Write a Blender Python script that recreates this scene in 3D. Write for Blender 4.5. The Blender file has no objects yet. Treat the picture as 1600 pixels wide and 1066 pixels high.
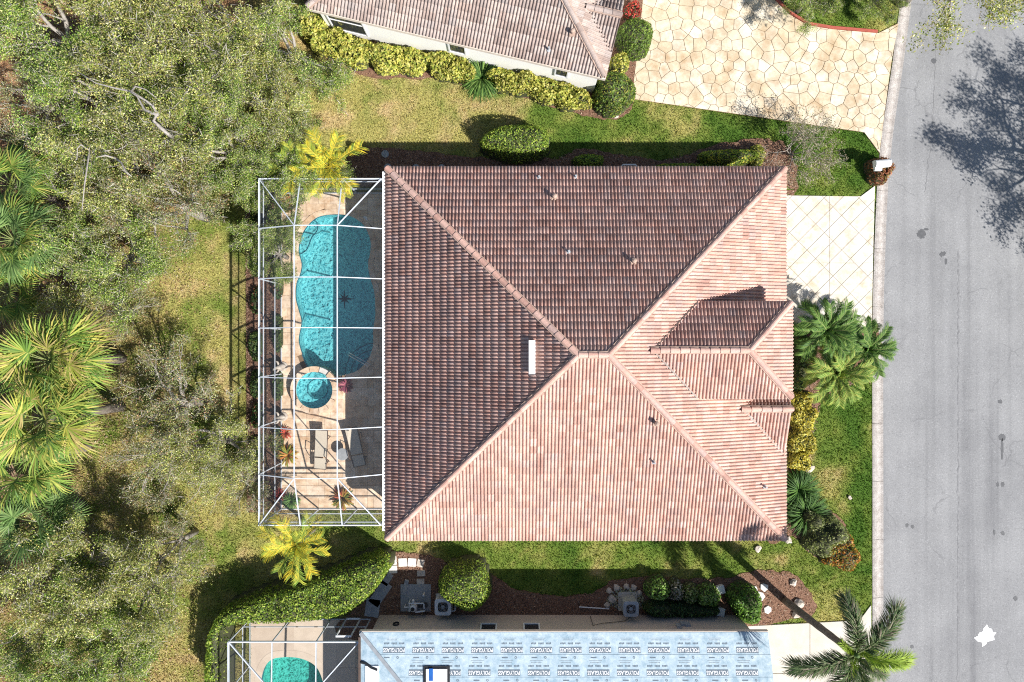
import bpy, bmesh, math, random
import numpy as np
from mathutils import Vector, Matrix
random.seed(7); rng = np.random.default_rng(7)
R = math.radians
scn = bpy.context.scene
COL = scn.collection

# ------------------------------------------------------------------ camera, sky, sun, exposure
CAMH, FPX = 34.0, 1066.667
cam_d = bpy.data.cameras.new('camera'); cam_d.lens = 24; cam_d.sensor_width = 36
cam_d.clip_start = .1; cam_d.clip_end = 2000
cam = bpy.data.objects.new('camera', cam_d); COL.objects.link(cam)
cam.location = (0, 0, CAMH); cam.rotation_euler = (0, 0, 0); scn.camera = cam
SUNV = Vector((.84, -.68, 1.0)).normalized()
w = bpy.data.worlds.new('World'); scn.world = w; w.use_nodes = True
nt = w.node_tree
sky = nt.nodes.new('ShaderNodeTexSky'); sky.sky_type = 'NISHITA'; sky.sun_disc = False
sky.sun_elevation = math.asin(SUNV.z); sky.sun_rotation = math.atan2(SUNV.x, SUNV.y)
sky.air_density = 1.0; sky.dust_density = .6
bg = nt.nodes['Background']; bg.inputs['Strength'].default_value = .072
nt.links.new(sky.outputs[0], bg.inputs[0])
sun_d = bpy.data.lights.new('sun', 'SUN'); sun_d.energy = 5.0; sun_d.angle = R(.5); sun_d.color = (1, .96, .90)
sun = bpy.data.objects.new('sun', sun_d); COL.objects.link(sun)
sun.rotation_euler = (-SUNV).to_track_quat('-Z', 'Y').to_euler(); sun.location = (20, -20, 40)
scn.view_settings.view_transform = 'Standard'; scn.view_settings.look = 'None'
scn.view_settings.exposure = .82; scn.view_settings.gamma = 1
scn.render.engine = 'CYCLES'
cy = scn.cycles
scn.cycles.pixel_filter_type = 'BLACKMAN_HARRIS'; scn.cycles.filter_width = 1.1
cy.use_denoising = False; cy.max_bounces = 8; cy.diffuse_bounces = 3; cy.glossy_bounces = 3
cy.transparent_max_bounces = 16; cy.transmission_bounces = 4; cy.sample_clamp_indirect = 6

# ------------------------------------------------------------------ helpers
def P(px, py, z=0.0):
    """direction of a photo pixel met with the level z"""
    return Vector(((px-800)/FPX*(CAMH-z), (533-py)/FPX*(CAMH-z), z))
def P2(px, py, z=0.0):
    p = P(px, py, z); return (p.x, p.y)
def PL(pts, z=0.0): return [P2(x, y, z) for x, y in pts]
def on_plane(px, py, f, z=3.0):
    for _ in range(30):
        p = P(px, py, z); z = .5*z+.5*f(p.x, p.y)
    return P(px, py, z)

def tag(o, label=None, cat=None, group=None, kind=None):
    if label: o['label'] = label
    if cat: o['category'] = cat
    if group: o['group'] = group
    if kind: o['kind'] = kind
    return o
def empty(name, loc=(0, 0, 0), label=None, cat=None, group=None, rz=0):
    o = bpy.data.objects.new(name, None); COL.objects.link(o)
    o.location = loc; o.rotation_euler = (0, 0, rz); o.empty_display_size = .3
    return tag(o, label, cat, group)
def link(name, me, parent=None, mat=None):
    o = bpy.data.objects.new(name, me); COL.objects.link(o)
    if mat is not None and len(me.materials) == 0: me.materials.append(mat)
    if parent is not None: o.parent = parent
    return o
def wloc(o):
    v = Vector((0, 0, 0))
    while o is not None: v += o.location; o = o.parent
    return v
def copy_tree(o, parent=None):
    c = o.copy(); COL.objects.link(c)
    if parent is not None: c.parent = parent
    for ch in list(o.children): copy_tree(ch, c)
    return c

class MB:
    def __init__(s): s.v = []; s.f = []; s.c = []
    def face(s, idx, col=None): s.f.append(tuple(idx)); s.c.append(col)
    def poly(s, pts, col=None):
        b = len(s.v); s.v += [tuple(p) for p in pts]; s.face(range(b, b+len(pts)), col)
    def prism(s, poly, z0, z1, col=None, bot=True, inset=0.0):
        n = len(poly); b = len(s.v)
        s.v += [(p[0], p[1], z0) for p in poly]
        if inset:
            cx = sum(p[0] for p in poly)/n; cy_ = sum(p[1] for p in poly)/n
            top = []
            for p in poly:
                d = math.hypot(p[0]-cx, p[1]-cy_) or 1; k = max(0, 1-inset/d)
                top.append((cx+(p[0]-cx)*k, cy_+(p[1]-cy_)*k, z1))
            s.v += [(p[0], p[1], z1-inset*.6) for p in poly]; s.v += top
            for i in range(n):
                j = (i+1) % n
                s.face((b+i, b+j, b+n+j, b+n+i), col); s.face((b+n+i, b+n+j, b+2*n+j, b+2*n+i), col)
            s.face(range(b+2*n, b+3*n), col)
        else:
            s.v += [(p[0], p[1], z1) for p in poly]
            for i in range(n):
                j = (i+1) % n; s.face((b+i, b+j, b+n+j, b+n+i), col)
            s.face(range(b+n, b+2*n), col)
        if bot: s.face(range(b+n-1, b-1, -1), col)
    def box(s, c, size, rz=0, col=None):
        cs, sn = math.cos(rz), math.sin(rz); a, b_ = size[0]/2, size[1]/2
        s.prism([(c[0]+x*cs-y*sn, c[1]+x*sn+y*cs) for x, y in ((-a, -b_), (a, -b_), (a, b_), (-a, b_))], c[2]-size[2]/2, c[2]+size[2]/2, col)
    def bar(s, A, B, wd, ht, col=None, up=(0, 0, 1)):
        A = Vector(A); B = Vector(B); d = (B-A).normalized(); upv = Vector(up)
        if abs(d.dot(upv)) > .98: upv = Vector((1, 0, 0))
        sd = d.cross(upv).normalized()*wd/2; un = sd.cross(d).normalized()*ht/2
        b = len(s.v)
        for p in (A, B):
            for k in (-sd-un, sd-un, sd+un, -sd+un): s.v.append(tuple(p+k))
        for i in range(4):
            j = (i+1) % 4; s.face((b+i, b+4+i, b+4+j, b+j), col)
        s.face((b, b+1, b+2, b+3), col); s.face((b+7, b+6, b+5, b+4), col)
    def tube(s, pts, rad, n=6, col=None, cap=True):
        pts = [Vector(p) for p in pts]; b = len(s.v); m = len(pts)
        if not hasattr(rad, '__len__'): rad = [rad]*m
        prev = None
        for i, p in enumerate(pts):
            d = (pts[min(i+1, m-1)]-pts[max(i-1, 0)])
            d = d.normalized() if d.length > 1e-9 else Vector((0, 0, 1))
            if prev is None: a = d.orthogonal().normalized()
            else:
                a = prev-d*prev.dot(d); a = a.normalized() if a.length > 1e-6 else d.orthogonal().normalized()
            prev = a; c = d.cross(a)
            for k in range(n):
                t = 2*math.pi*k/n; s.v.append(tuple(p+(a*math.cos(t)+c*math.sin(t))*rad[i]))
        for i in range(m-1):
            for k in range(n):
                k2 = (k+1) % n; s.face((b+i*n+k, b+i*n+k2, b+(i+1)*n+k2, b+(i+1)*n+k), col)
        if cap:
            s.face(range(b+n-1, b-1, -1), col); s.face(range(b+(m-1)*n, b+m*n), col)
    def lathe(s, prof, c=(0, 0), n=24, col=None, sx=1, sy=1):
        b = len(s.v); m = len(prof)
        for r, z in prof:
            for k in range(n):
                t = 2*math.pi*k/n; s.v.append((c[0]+r*sx*math.cos(t), c[1]+r*sy*math.sin(t), z))
        for i in range(m-1):
            for k in range(n):
                k2 = (k+1) % n; s.face((b+i*n+k, b+i*n+k2, b+(i+1)*n+k2, b+(i+1)*n+k), col)
        s.face(range(b+n-1, b-1, -1), col); s.face(range(b+(m-1)*n, b+m*n), col)
    def mesh(s, name, smooth=False, off=(0, 0, 0)):
        me = bpy.data.meshes.new(name)
        me.from_pydata([(x-off[0], y-off[1], z-off[2]) for x, y, z in s.v], [], s.f)
        if any(c is not None for c in s.c):
            at = me.attributes.new('tint', 'FLOAT_COLOR', 'FACE')
            at.data.foreach_set('color', np.array([(*(c or (.3, .3, .3)), 1) for c in s.c], np.float32).ravel())
        if smooth: me.polygons.foreach_set('use_smooth', [True]*len(me.polygons))
        me.update(); return me
    def build(s, name, mat, parent=None, smooth=False, world=True):
        off = wloc(parent) if (parent is not None and world) else (0, 0, 0)
        return link(name, s.mesh(name, smooth, off), parent, mat)

def np_mesh(name, V, F, tint=None):
    """V (n,3), F (m,k) constant k"""
    me = bpy.data.meshes.new(name); m, k = F.shape
    me.vertices.add(len(V)); me.vertices.foreach_set('co', V.astype(np.float32).ravel())
    me.loops.add(m*k); me.loops.foreach_set('vertex_index', F.astype(np.int32).ravel())
    me.polygons.add(m); me.polygons.foreach_set('loop_start', np.arange(0, m*k, k, dtype=np.int32))
    me.update(calc_edges=True)
    if tint is not None:
        at = me.attributes.new('tint', 'FLOAT_COLOR', 'FACE')
        c = np.ones((m, 4), np.float32); c[:, :3] = tint; at.data.foreach_set('color', c.ravel())
    return me

def inside(pts, poly):
    x, y = pts[:, 0], pts[:, 1]; r = np.zeros(len(pts), bool); n = len(poly)
    for i in range(n):
        x1, y1 = poly[i][:2]; x2, y2 = poly[(i+1) % n][:2]
        if y1 == y2: continue
        c = ((y1 > y) != (y2 > y)) & (x < (x2-x1)*(y-y1)/(y2-y1)+x1); r ^= c
    return r
def edge_dist(pts, poly):
    d = np.full(len(pts), 1e9); n = len(poly)
    for i in range(n):
        a = np.array(poly[i][:2]); b = np.array(poly[(i+1) % n][:2]); ab = b-a
        t = np.clip(((pts-a)@ab)/max(ab@ab, 1e-12), 0, 1)
        d = np.minimum(d, np.hypot(*(pts-a-t[:, None]*ab).T))
    return d
def area2(poly): return .5*sum(poly[i][0]*poly[(i+1) % len(poly)][1]-poly[(i+1) % len(poly)][0]*poly[i][1] for i in range(len(poly)))
def ccw(poly): return poly if area2(poly) > 0 else poly[::-1]
def clip(poly, a, n):
    """keep the side where (p-a).n <= 0"""
    out = []; m = len(poly)
    for i in range(m):
        p, q = poly[i], poly[(i+1) % m]
        dp = (p[0]-a[0])*n[0]+(p[1]-a[1])*n[1]; dq = (q[0]-a[0])*n[0]+(q[1]-a[1])*n[1]
        if dp <= 0: out.append(p)
        if (dp < 0 < dq) or (dq < 0 < dp):
            t = dp/(dp-dq); out.append((p[0]+(q[0]-p[0])*t, p[1]+(q[1]-p[1])*t))
    return out
def clip_convex(poly, conv):
    conv = ccw(conv)
    for i in range(len(conv)):
        a, b = conv[i], conv[(i+1) % len(conv)]
        if len(poly) < 3: return []
        poly = clip(poly, a, (b[1]-a[1], -(b[0]-a[0])))
    return poly if len(poly) >= 3 else []
def shrink(poly, g):
    """inset a convex polygon by g"""
    poly = ccw(poly); out = poly
    for i in range(len(poly)):
        a, b = poly[i], poly[(i+1) % len(poly)]; L = math.hypot(b[0]-a[0], b[1]-a[1])
        if L < 1e-6: continue
        n = ((b[1]-a[1])/L, -(b[0]-a[0])/L); out = clip(out, (a[0]-n[0]*g, a[1]-n[1]*g), n)
        if len(out) < 3: return []
    return out
def hash2(ix, iy, seed):
    h = (ix.astype(np.int64)*374761393+iy.astype(np.int64)*668265263+seed*1442695041) & 0x7fffffff
    h = ((h ^ (h >> 13))*1274126177) & 0x7fffffff; h ^= h >> 16
    return (h & 0xffff)/65535.0
def vnoise(x, y, seed=0):
    ix, iy = np.floor(x), np.floor(y); fx, fy = x-ix, y-iy
    fx = fx*fx*(3-2*fx); fy = fy*fy*(3-2*fy)
    a = hash2(ix, iy, seed); b = hash2(ix+1, iy, seed); c = hash2(ix, iy+1, seed); d = hash2(ix+1, iy+1, seed)
    return (a*(1-fx)+b*fx)*(1-fy)+(c*(1-fx)+d*fx)*fy
def fbm(x, y, seed=0, o=4):
    r = 0; a = .5; t = 0
    for k in range(o): r = r+a*vnoise(x*2**k, y*2**k, seed+k*17); t += a; a *= .55
    return r/t
def ell(px, py, rx, ry, rot=0, z=0, n=20, wob=.06):
    c = P(px, py, z); s = (CAMH-z)/FPX; ph = random.random()*6
    out = []
    for k in range(n):
        t = 2*math.pi*k/n; q = 1+wob*math.sin(3*t+ph)+wob*.7*math.sin(5*t+2*ph)
        x, y = rx*s*q*math.cos(t), ry*s*q*math.sin(t); a = R(rot)
        out.append((c.x+x*math.cos(a)-y*math.sin(a), c.y+x*math.sin(a)+y*math.cos(a)))
    return out
def smooth_loop(pts, n):
    """Catmull-Rom closed loop resampled to n points"""
    m = len(pts); out = []
    for k in range(n):
        t = k*m/n; i = int(t); f = t-i
        p0, p1, p2, p3 = (np.array(pts[(i+j) % m]) for j in (-1, 0, 1, 2))
        q = .5*((2*p1)+(-p0+p2)*f+(2*p0-5*p1+4*p2-p3)*f*f+(-p0+3*p1-3*p2+p3)*f**3); out.append((q[0], q[1]))
    return out
def tri_fill(loops, z, mb, col=None):
    bm = bmesh.new(); es = []
    for lp in loops:
        vs = [bm.verts.new((x, y, z)) for x, y in lp]
        for i in range(len(vs)): es.append(bm.edges.new((vs[i], vs[(i+1) % len(vs)])))
    bmesh.ops.triangle_fill(bm, use_beauty=True, use_dissolve=False, edges=es)
    bm.verts.index_update(); b = len(mb.v)
    mb.v += [tuple(v.co) for v in bm.verts]
    for f in bm.faces:
        idx = [b+v.index for v in f.verts]
        mb.face(idx if f.normal.z > 0 else idx[::-1], col)
    bm.free()

# ------------------------------------------------------------------ materials
def nd(m, t): return m.node_tree.nodes.new(t)
def base(name, rough=.8, spec=.3):
    m = bpy.data.materials.new(name); m.use_nodes = True; b = m.node_tree.nodes['Principled BSDF']
    b.inputs['Roughness'].default_value = rough; b.inputs['Specular IOR Level'].default_value = spec
    return m, b
def noise_fac(m, scale, detail=5, rough=.6, vec=None):
    L = m.node_tree.links
    if vec is None: vec = nd(m, 'ShaderNodeNewGeometry').outputs['Position']
    n = nd(m, 'ShaderNodeTexNoise'); n.inputs['Scale'].default_value = scale
    n.inputs['Detail'].default_value = detail; n.inputs['Roughness'].default_value = rough
    L.new(vec, n.inputs['Vector']); return n.outputs['Fac']
def ramp(m, fac, stops):
    r = nd(m, 'ShaderNodeValToRGB'); el = r.color_ramp.elements
    while len(el) < len(stops): el.new(.5)
    for e, (p, c) in zip(el, stops): e.position = p; e.color = (*c, 1)
    m.node_tree.links.new(fac, r.inputs[0]); return r.outputs[0]
def mixc(m, fac, a, b, mode='MIX'):
    x = nd(m, 'ShaderNodeMix'); x.data_type = 'RGBA'; x.blend_type = mode; L = m.node_tree.links
    for s, v in ((0, fac), (6, a), (7, b)):
        if isinstance(v, (int, float)): x.inputs[s].default_value = v
        elif isinstance(v, tuple): x.inputs[s].default_value = (*v, 1)
        else: L.new(v, x.inputs[s])
    return x.outputs[2]
def bump(m, b, fac, strength=.4, dist=.02):
    x = nd(m, 'ShaderNodeBump'); x.inputs['Strength'].default_value = strength; x.inputs['Distance'].default_value = dist
    m.node_tree.links.new(fac, x.inputs['Height']); m.node_tree.links.new(x.outputs[0], b.inputs['Normal'])
def pm(name, c1, c2=None, scale=6, rough=.8, spec=.3, bs=0, bscale=40, metal=0, fine=None, lo=.3, hi=.7):
    """two colours mixed by noise, optional finer speckle and bump"""
    m, b = base(name, rough, spec); b.inputs['Metallic'].default_value = metal
    c2 = c2 or tuple(x*.8 for x in c1)
    c = ramp(m, noise_fac(m, scale), [(lo, c1), (hi, c2)])
    if fine: c = mixc(m, 1.0, c, ramp(m, noise_fac(m, fine[0], 2), [(.3, (1-fine[1],)*3), (.7, (1+fine[1],)*3)]), 'MULTIPLY')
    m.node_tree.links.new(c, b.inputs['Base Color'])
    if bs: bump(m, b, noise_fac(m, bscale, 3), bs)
    return m
def attr_col(m):
    a = nd(m, 'ShaderNodeAttribute'); a.attribute_name = 'tint'; return a.outputs['Color']
def foliage_mat(name, trans=.3, rough=.55, spec=.3):
    m, b = base(name, rough, spec); L = m.node_tree.links; c = attr_col(m)
    L.new(c, b.inputs['Base Color'])
    t = nd(m, 'ShaderNodeBsdfTranslucent'); L.new(mixc(m, 1.0, c, (1.25, 1.35, .7), 'MULTIPLY'), t.inputs['Color'])
    x = nd(m, 'ShaderNodeMixShader'); x.inputs[0].default_value = trans
    L.new(b.outputs[0], x.inputs[1]); L.new(t.outputs[0], x.inputs[2])
    L.new(x.outputs[0], m.node_tree.nodes['Material Output'].inputs['Surface']); return m
M = {}
M['leaf'] = foliage_mat('leaf')
M['blade'] = foliage_mat('blade', .2, .6, .18)
M['grass'] = foliage_mat('grass_blade', .25, .7, .15)
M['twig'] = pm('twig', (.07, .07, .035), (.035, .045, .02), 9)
M['bark'] = pm('bark', (.36, .33, .30), (.19, .17, .15), 5, .9, bs=.6, bscale=25)
M['limb_bark'] = pm('limb_bark', (.40, .37, .34), (.20, .18, .16), 6, .9, bs=.6, bscale=20)
M['palm_bark'] = pm('palm_bark', (.22, .19, .16), (.11, .09, .075), 7, .9, bs=.6, bscale=18)
M['asphalt'] = None
M['concrete'] = pm('concrete', (.56, .53, .47), (.47, .43, .36), 1.3, .9, fine=(30, .08), bs=.15)
M['kerb'] = pm('kerb_concrete', (.40, .375, .355), (.27, .24, .22), 3.5, .9, fine=(20, .3), bs=.2)
M['mulch'] = None
M['stucco_white'] = pm('stucco_white', (.90, .89, .87), (.87, .86, .83), 1.5, .9, fine=(40, .04))
M['stucco_tan'] = pm('stucco_tan', (.56, .47, .40), (.50, .42, .36), 1.2, .9, fine=(40, .05))
M['white_metal'] = pm('white_metal', (.80, .81, .82), (.72, .73, .75), 3, .4, .5)
M['white_plastic'] = pm('white_plastic', (.75, .76, .77), (.62, .63, .64), 6, .45, .4)
M['grey_metal'] = pm('grey_metal', (.36, .38, .40), (.28, .30, .32), 5, .5, .5)
M['dark'] = pm('dark_metal', (.035, .036, .04), (.02, .02, .022), 9, .5, .4)
M['bronze'] = pm('bronze_frame', (.11, .075, .06), (.07, .05, .04), 8, .45, .4)
M['glass'] = pm('window_glass', (.03, .035, .04), (.05, .055, .06), 3, .06, .6)
M['sling'] = pm('sling_fabric', (.55, .48, .38), (.47, .41, .33), 12, .85, fine=(120, .12))
M['felt'] = pm('roof_felt', (.10, .075, .065), (.07, .055, .05), 6, .95)
M['mortar'] = pm('mortar', (.44, .32, .255), (.34, .245, .20), 7, .95, bs=.4)
M['fascia'] = pm('fascia', (.70, .62, .54), (.60, .52, .45), 3, .8)
M['rock'] = pm('pale_rock', (.58, .52, .45), (.36, .31, .26), 6, .9, bs=.6, bscale=14)
M['slab'] = pm('slab_white', (.66, .64, .60), (.55, .52, .48), 4, .9, bs=.2)
M['slab_grey'] = pm('slab_grey', (.33, .34, .35), (.25, .26, .27), 4, .9, bs=.2)
M['red_edge'] = pm('red_edging', (.40, .10, .07), (.28, .07, .05), 7, .8)
M['steel'] = pm('steel', (.62, .64, .66), (.5, .52, .54), 5, .25, .5, metal=.8)
M['blue_tape'] = pm('blue_tape', (.03, .16, .50), (.03, .12, .42), 5, .4)

def tile_mat(name, attr):
    m, b = base(name, .85, .25); L = m.node_tree.links
    if attr is None: c = attr_col(m)
    else: c = ramp(m, nd(m, 'ShaderNodeObjectInfo').outputs['Random'], attr)
    st = ramp(m, noise_fac(m, 1.1, 6), [(.32, (.80, .81, .84)), (.6, (1.04, 1.03, 1.03))])
    sp = ramp(m, noise_fac(m, 16, 4), [(.3, (.74, .74, .75)), (.62, (1.08, 1.08, 1.08))])
    L.new(mixc(m, .8, mixc(m, 1.0, c, st, 'MULTIPLY'), sp, 'MULTIPLY'), b.inputs['Base Color'])
    bump(m, b, noise_fac(m, 40, 3), .25); return m
TILE_COLS = np.array([(.51, .30, .24), (.55, .35, .285), (.58, .385, .32), (.51, .355, .31), (.45, .265, .21), (.56, .35, .28)])
TILE_COLS2 = np.array([(.33, .255, .22), (.39, .31, .27), (.43, .36, .32), (.35, .30, .275), (.29, .225, .195), (.40, .325, .285)])
RS = lambda A: [(k/5, tuple(c)) for k, c in enumerate(A[[4, 0, 5, 2, 1, 3]])]
M['tile'] = tile_mat('roof_tile', RS(TILE_COLS)); M['tile_field'] = tile_mat('roof_tile_field', None); M['tile2'] = tile_mat('roof_tile_grey', RS(TILE_COLS2))

def random_mat(name, stops, nscale=3, namt=.25, rough=.85, bs=.2, vein=None):
    m, b = base(name, rough, .3); L = m.node_tree.links
    c = ramp(m, nd(m, 'ShaderNodeObjectInfo').outputs['Random'], stops)
    n = ramp(m, noise_fac(m, nscale, 6, .65), [(.3, (1-namt, 1-namt*1.15, 1-namt*1.3)), (.68, (1+namt*.6,)*3)])
    c = mixc(m, 1.0, c, n, 'MULTIPLY')
    if vein: c = mixc(m, ramp(m, noise_fac(m, vein[0], 7, .7), [(vein[2] if len(vein) > 2 else .5, (0, 0, 0)), (.72, (1, 1, 1))]), c, vein[1])
    L.new(c, b.inputs['Base Color']); bump(m, b, noise_fac(m, 30, 3), bs, .01); return m
M['paver'] = random_mat('travertine', [(0, (.62, .45, .30)), (.3, (.74, .60, .46)), (.6, (.66, .49, .34)), (.8, (.76, .64, .51)), (1, (.56, .40, .28))], 2.6, .35, vein=(2.2, (.46, .27, .14)))
M['flag'] = random_mat('stamped_flagstone', [(0, (.58, .51, .37)), (.25, (.62, .56, .44)), (.5, (.54, .46, .33)), (.75, (.66, .61, .50)), (1, (.57, .51, .41))], 1.4, .26, vein=(.9, (.36, .24, .13), .45))
M['drive'] = random_mat('driveway_concrete', [(0, (.57, .54, .48)), (.5, (.60, .57, .51)), (1, (.55, .52, .46))], 1.5, .09, vein=(1.7, (.46, .37, .25), .47))
M['flag_joint'] = pm('flag_joint', (.20, .125, .07), (.15, .105, .065), 4, .95)
M['drive_joint'] = pm('drive_joint', (.36, .31, .25), (.28, .24, .19), 4, .95)

def asphalt_mat():
    m, b = base('asphalt', .95, .2); L = m.node_tree.links
    pos = nd(m, 'ShaderNodeNewGeometry').outputs['Position']
    c = ramp(m, noise_fac(m, .35, 4), [(.35, (.215, .216, .221)), (.65, (.260, .261, .265))])
    # wheel tracks: bands along the street
    mp = nd(m, 'ShaderNodeMapping'); mp.inputs['Scale'].default_value = (1.6, .035, 1); L.new(pos, mp.inputs[0])
    tr = ramp(m, noise_fac(m, 1.0, 3, .5, mp.outputs[0]), [(.30, (.76, .76, .77)), (.44, (.96, .96, .96)), (.62, (1.05, 1.05, 1.05))])
    c = mixc(m, 1.0, c, tr, 'MULTIPLY')
    sp = ramp(m, noise_fac(m, 17, 3, .8), [(.26, (.48, .48, .50)), (.42, (.95, .95, .95)), (.58, (1.02, 1.02, 1.02)), (.74, (1.6, 1.6, 1.6))])
    c = mixc(m, 1.0, c, sp, 'MULTIPLY')
    # fine cracks
    dn = nd(m, 'ShaderNodeTexNoise'); dn.inputs['Scale'].default_value = .9; dn.inputs['Detail'].default_value = 4; L.new(pos, dn.inputs['Vector'])
    ad = nd(m, 'ShaderNodeMix'); ad.data_type = 'VECTOR'; ad.inputs[0].default_value = .55; L.new(pos, ad.inputs[4]); L.new(dn.outputs['Color'], ad.inputs[5])
    vo = nd(m, 'ShaderNodeTexVoronoi'); vo.feature = 'DISTANCE_TO_EDGE'; vo.inputs['Scale'].default_value = .55; L.new(ad.outputs[1], vo.inputs['Vector'])
    ck = ramp(m, vo.outputs['Distance'], [(.0, (1, 1, 1)), (.010, (0, 0, 0))])
    gate = ramp(m, noise_fac(m, .45, 3), [(.48, (0, 0, 0)), (.60, (.42, .42, .42))])
    c = mixc(m, mixc(m, 1.0, ck, gate, 'MULTIPLY'), c, (.10, .10, .105))
    L.new(c, b.inputs['Base Color']); bump(m, b, noise_fac(m, 45, 3), .5, .01); return m
M['asphalt'] = asphalt_mat()
M['oil'] = pm('oil_stain', (.075, .077, .082), (.11, .112, .118), 8, .7)
M['tar'] = pm('tar_seam', (.15, .15, .155), (.25, .25, .255), 6, .9)
M['paint'] = pm('white_paint', (.86, .86, .86), (.80, .80, .80), 5, .7)

def mulch_mat():
    m, b = base('mulch', .95, .15); L = m.node_tree.links
    c = ramp(m, noise_fac(m, 14, 5, .8), [(.28, (.06, .032, .022)), (.5, (.19, .105, .07)), (.72, (.36, .23, .16))])
    L.new(c, b.inputs['Base Color']); bump(m, b, noise_fac(m, 18, 4), 1, .05); return m
M['mulch'] = mulch_mat()
def ground_mat():
    m, b = base('ground_turf', .95, .12); L = m.node_tree.links; c = attr_col(m)
    sp = ramp(m, noise_fac(m, 13, 5, .8), [(.26, (.62, .64, .62)), (.5, (1, 1, 1)), (.76, (1.35, 1.32, 1.26))])
    L.new(mixc(m, 1.0, c, sp, 'MULTIPLY'), b.inputs['Base Color']); bump(m, b, noise_fac(m, 20, 4), 1, .05); return m
M['ground'] = ground_mat()
def screen_mat():
    m = bpy.data.materials.new('insect_screen'); m.use_nodes = True; n = m.node_tree; n.nodes.clear()
    o = n.nodes.new('ShaderNodeOutputMaterial'); t = n.nodes.new('ShaderNodeBsdfTransparent'); d = n.nodes.new('ShaderNodeBsdfDiffuse')
    d.inputs[0].default_value = (.06, .068, .08, 1); x = n.nodes.new('ShaderNodeMixShader'); x.inputs[0].default_value = .16
    n.links.new(t.outputs[0], x.inputs[1]); n.links.new(d.outputs[0], x.inputs[2]); n.links.new(x.outputs[0], o.inputs[0]); return m
M['screen'] = screen_mat()
def water_mat(name, tintc):
    m = bpy.data.materials.new(name); m.use_nodes = True; n = m.node_tree; n.nodes.clear()
    o = n.nodes.new('ShaderNodeOutputMaterial'); t = n.nodes.new('ShaderNodeBsdfTransparent'); t.inputs[0].default_value = (*tintc, 1)
    g = n.nodes.new('ShaderNodeBsdfGlossy'); g.inputs['Roughness'].default_value = .03
    fr = n.nodes.new('ShaderNodeFresnel'); fr.inputs[0].default_value = 1.33
    ns = n.nodes.new('ShaderNodeTexNoise'); ns.inputs['Scale'].default_value = 5; geo = n.nodes.new('ShaderNodeNewGeometry')
    bp = n.nodes.new('ShaderNodeBump'); bp.inputs['Strength'].default_value = .35; bp.inputs['Distance'].default_value = .03
    n.links.new(geo.outputs['Position'], ns.inputs['Vector']); n.links.new(ns.outputs['Fac'], bp.inputs['Height'])
    n.links.new(bp.outputs[0], g.inputs['Normal']); n.links.new(bp.outputs[0], fr.inputs['Normal'])
    x = n.nodes.new('ShaderNodeMixShader'); n.links.new(fr.outputs[0], x.inputs[0])
    n.links.new(t.outputs[0], x.inputs[1]); n.links.new(g.outputs[0], x.inputs[2]); n.links.new(x.outputs[0], o.inputs[0]); return m
M['water'] = water_mat('pool_water', (.45, .80, .83)); M['water2'] = water_mat('pool_water_green', (.34, .78, .75))
def caustic_plaster_mat(name, a, b_, scale=7):
    """pool plaster with rippled sunlight painted in as pale and dark wavy cells"""
    m, b = base(name, .8, .2); L = m.node_tree.links
    pos = nd(m, 'ShaderNodeNewGeometry').outputs['Position']
    v = nd(m, 'ShaderNodeTexVoronoi'); v.feature = 'SMOOTH_F1'; v.inputs['Scale'].default_value = scale
    dn = nd(m, 'ShaderNodeTexNoise'); dn.inputs['Scale'].default_value = 4; L.new(pos, dn.inputs['Vector'])
    ad = nd(m, 'ShaderNodeMix'); ad.data_type = 'VECTOR'; ad.inputs[0].default_value = .25; L.new(pos, ad.inputs[4]); L.new(dn.outputs['Color'], ad.inputs[5])
    L.new(ad.outputs[1], v.inputs['Vector'])
    L.new(ramp(m, v.outputs['Distance'], [(.16, a), (.30, tuple(.5*p_+.5*q_ for p_, q_ in zip(a, b_))), (.52, b_)]), b.inputs['Base Color']); return m
M['plaster'] = caustic_plaster_mat('pool_caustic_plaster', (.10, .38, .45), (.74, .88, .88), 12)  # pale cells stand in for the light rippling on the pool floor
M['plaster2'] = caustic_plaster_mat('pool_caustic_plaster_green', (.08, .34, .29), (.66, .88, .80), 12)
M['waterline'] = pm('waterline_tile', (.05, .13, .19), (.08, .18, .25), 12, .3, .5)
M['star'] = pm('mosaic_star', (.02, .05, .08), (.03, .07, .11), 12, .5)
def membrane_mat():
    m, b = base('roof_membrane', .7, .3); L = m.node_tree.links
    c = ramp(m, noise_fac(m, 3, 6, .7), [(.3, (.25, .37, .45)), (.46, (.38, .49, .56)), (.6, (.49, .59, .65)), (.78, (.70, .76, .79))])
    sp = ramp(m, noise_fac(m, 22, 3, .7), [(.3, (.86, .88, .9)), (.6, (1.05, 1.05, 1.05))])
    L.new(mixc(m, 1.0, c, sp, 'MULTIPLY'), b.inputs['Base Color']); return m
M['membrane'] = membrane_mat()
M['ink'] = pm('printed_ink', (.12, .16, .20), (.18, .22, .26), 8, .7)
M['ink_pale'] = pm('printed_ink_pale', (.20, .25, .29), (.28, .33, .37), 9, .7)

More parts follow.
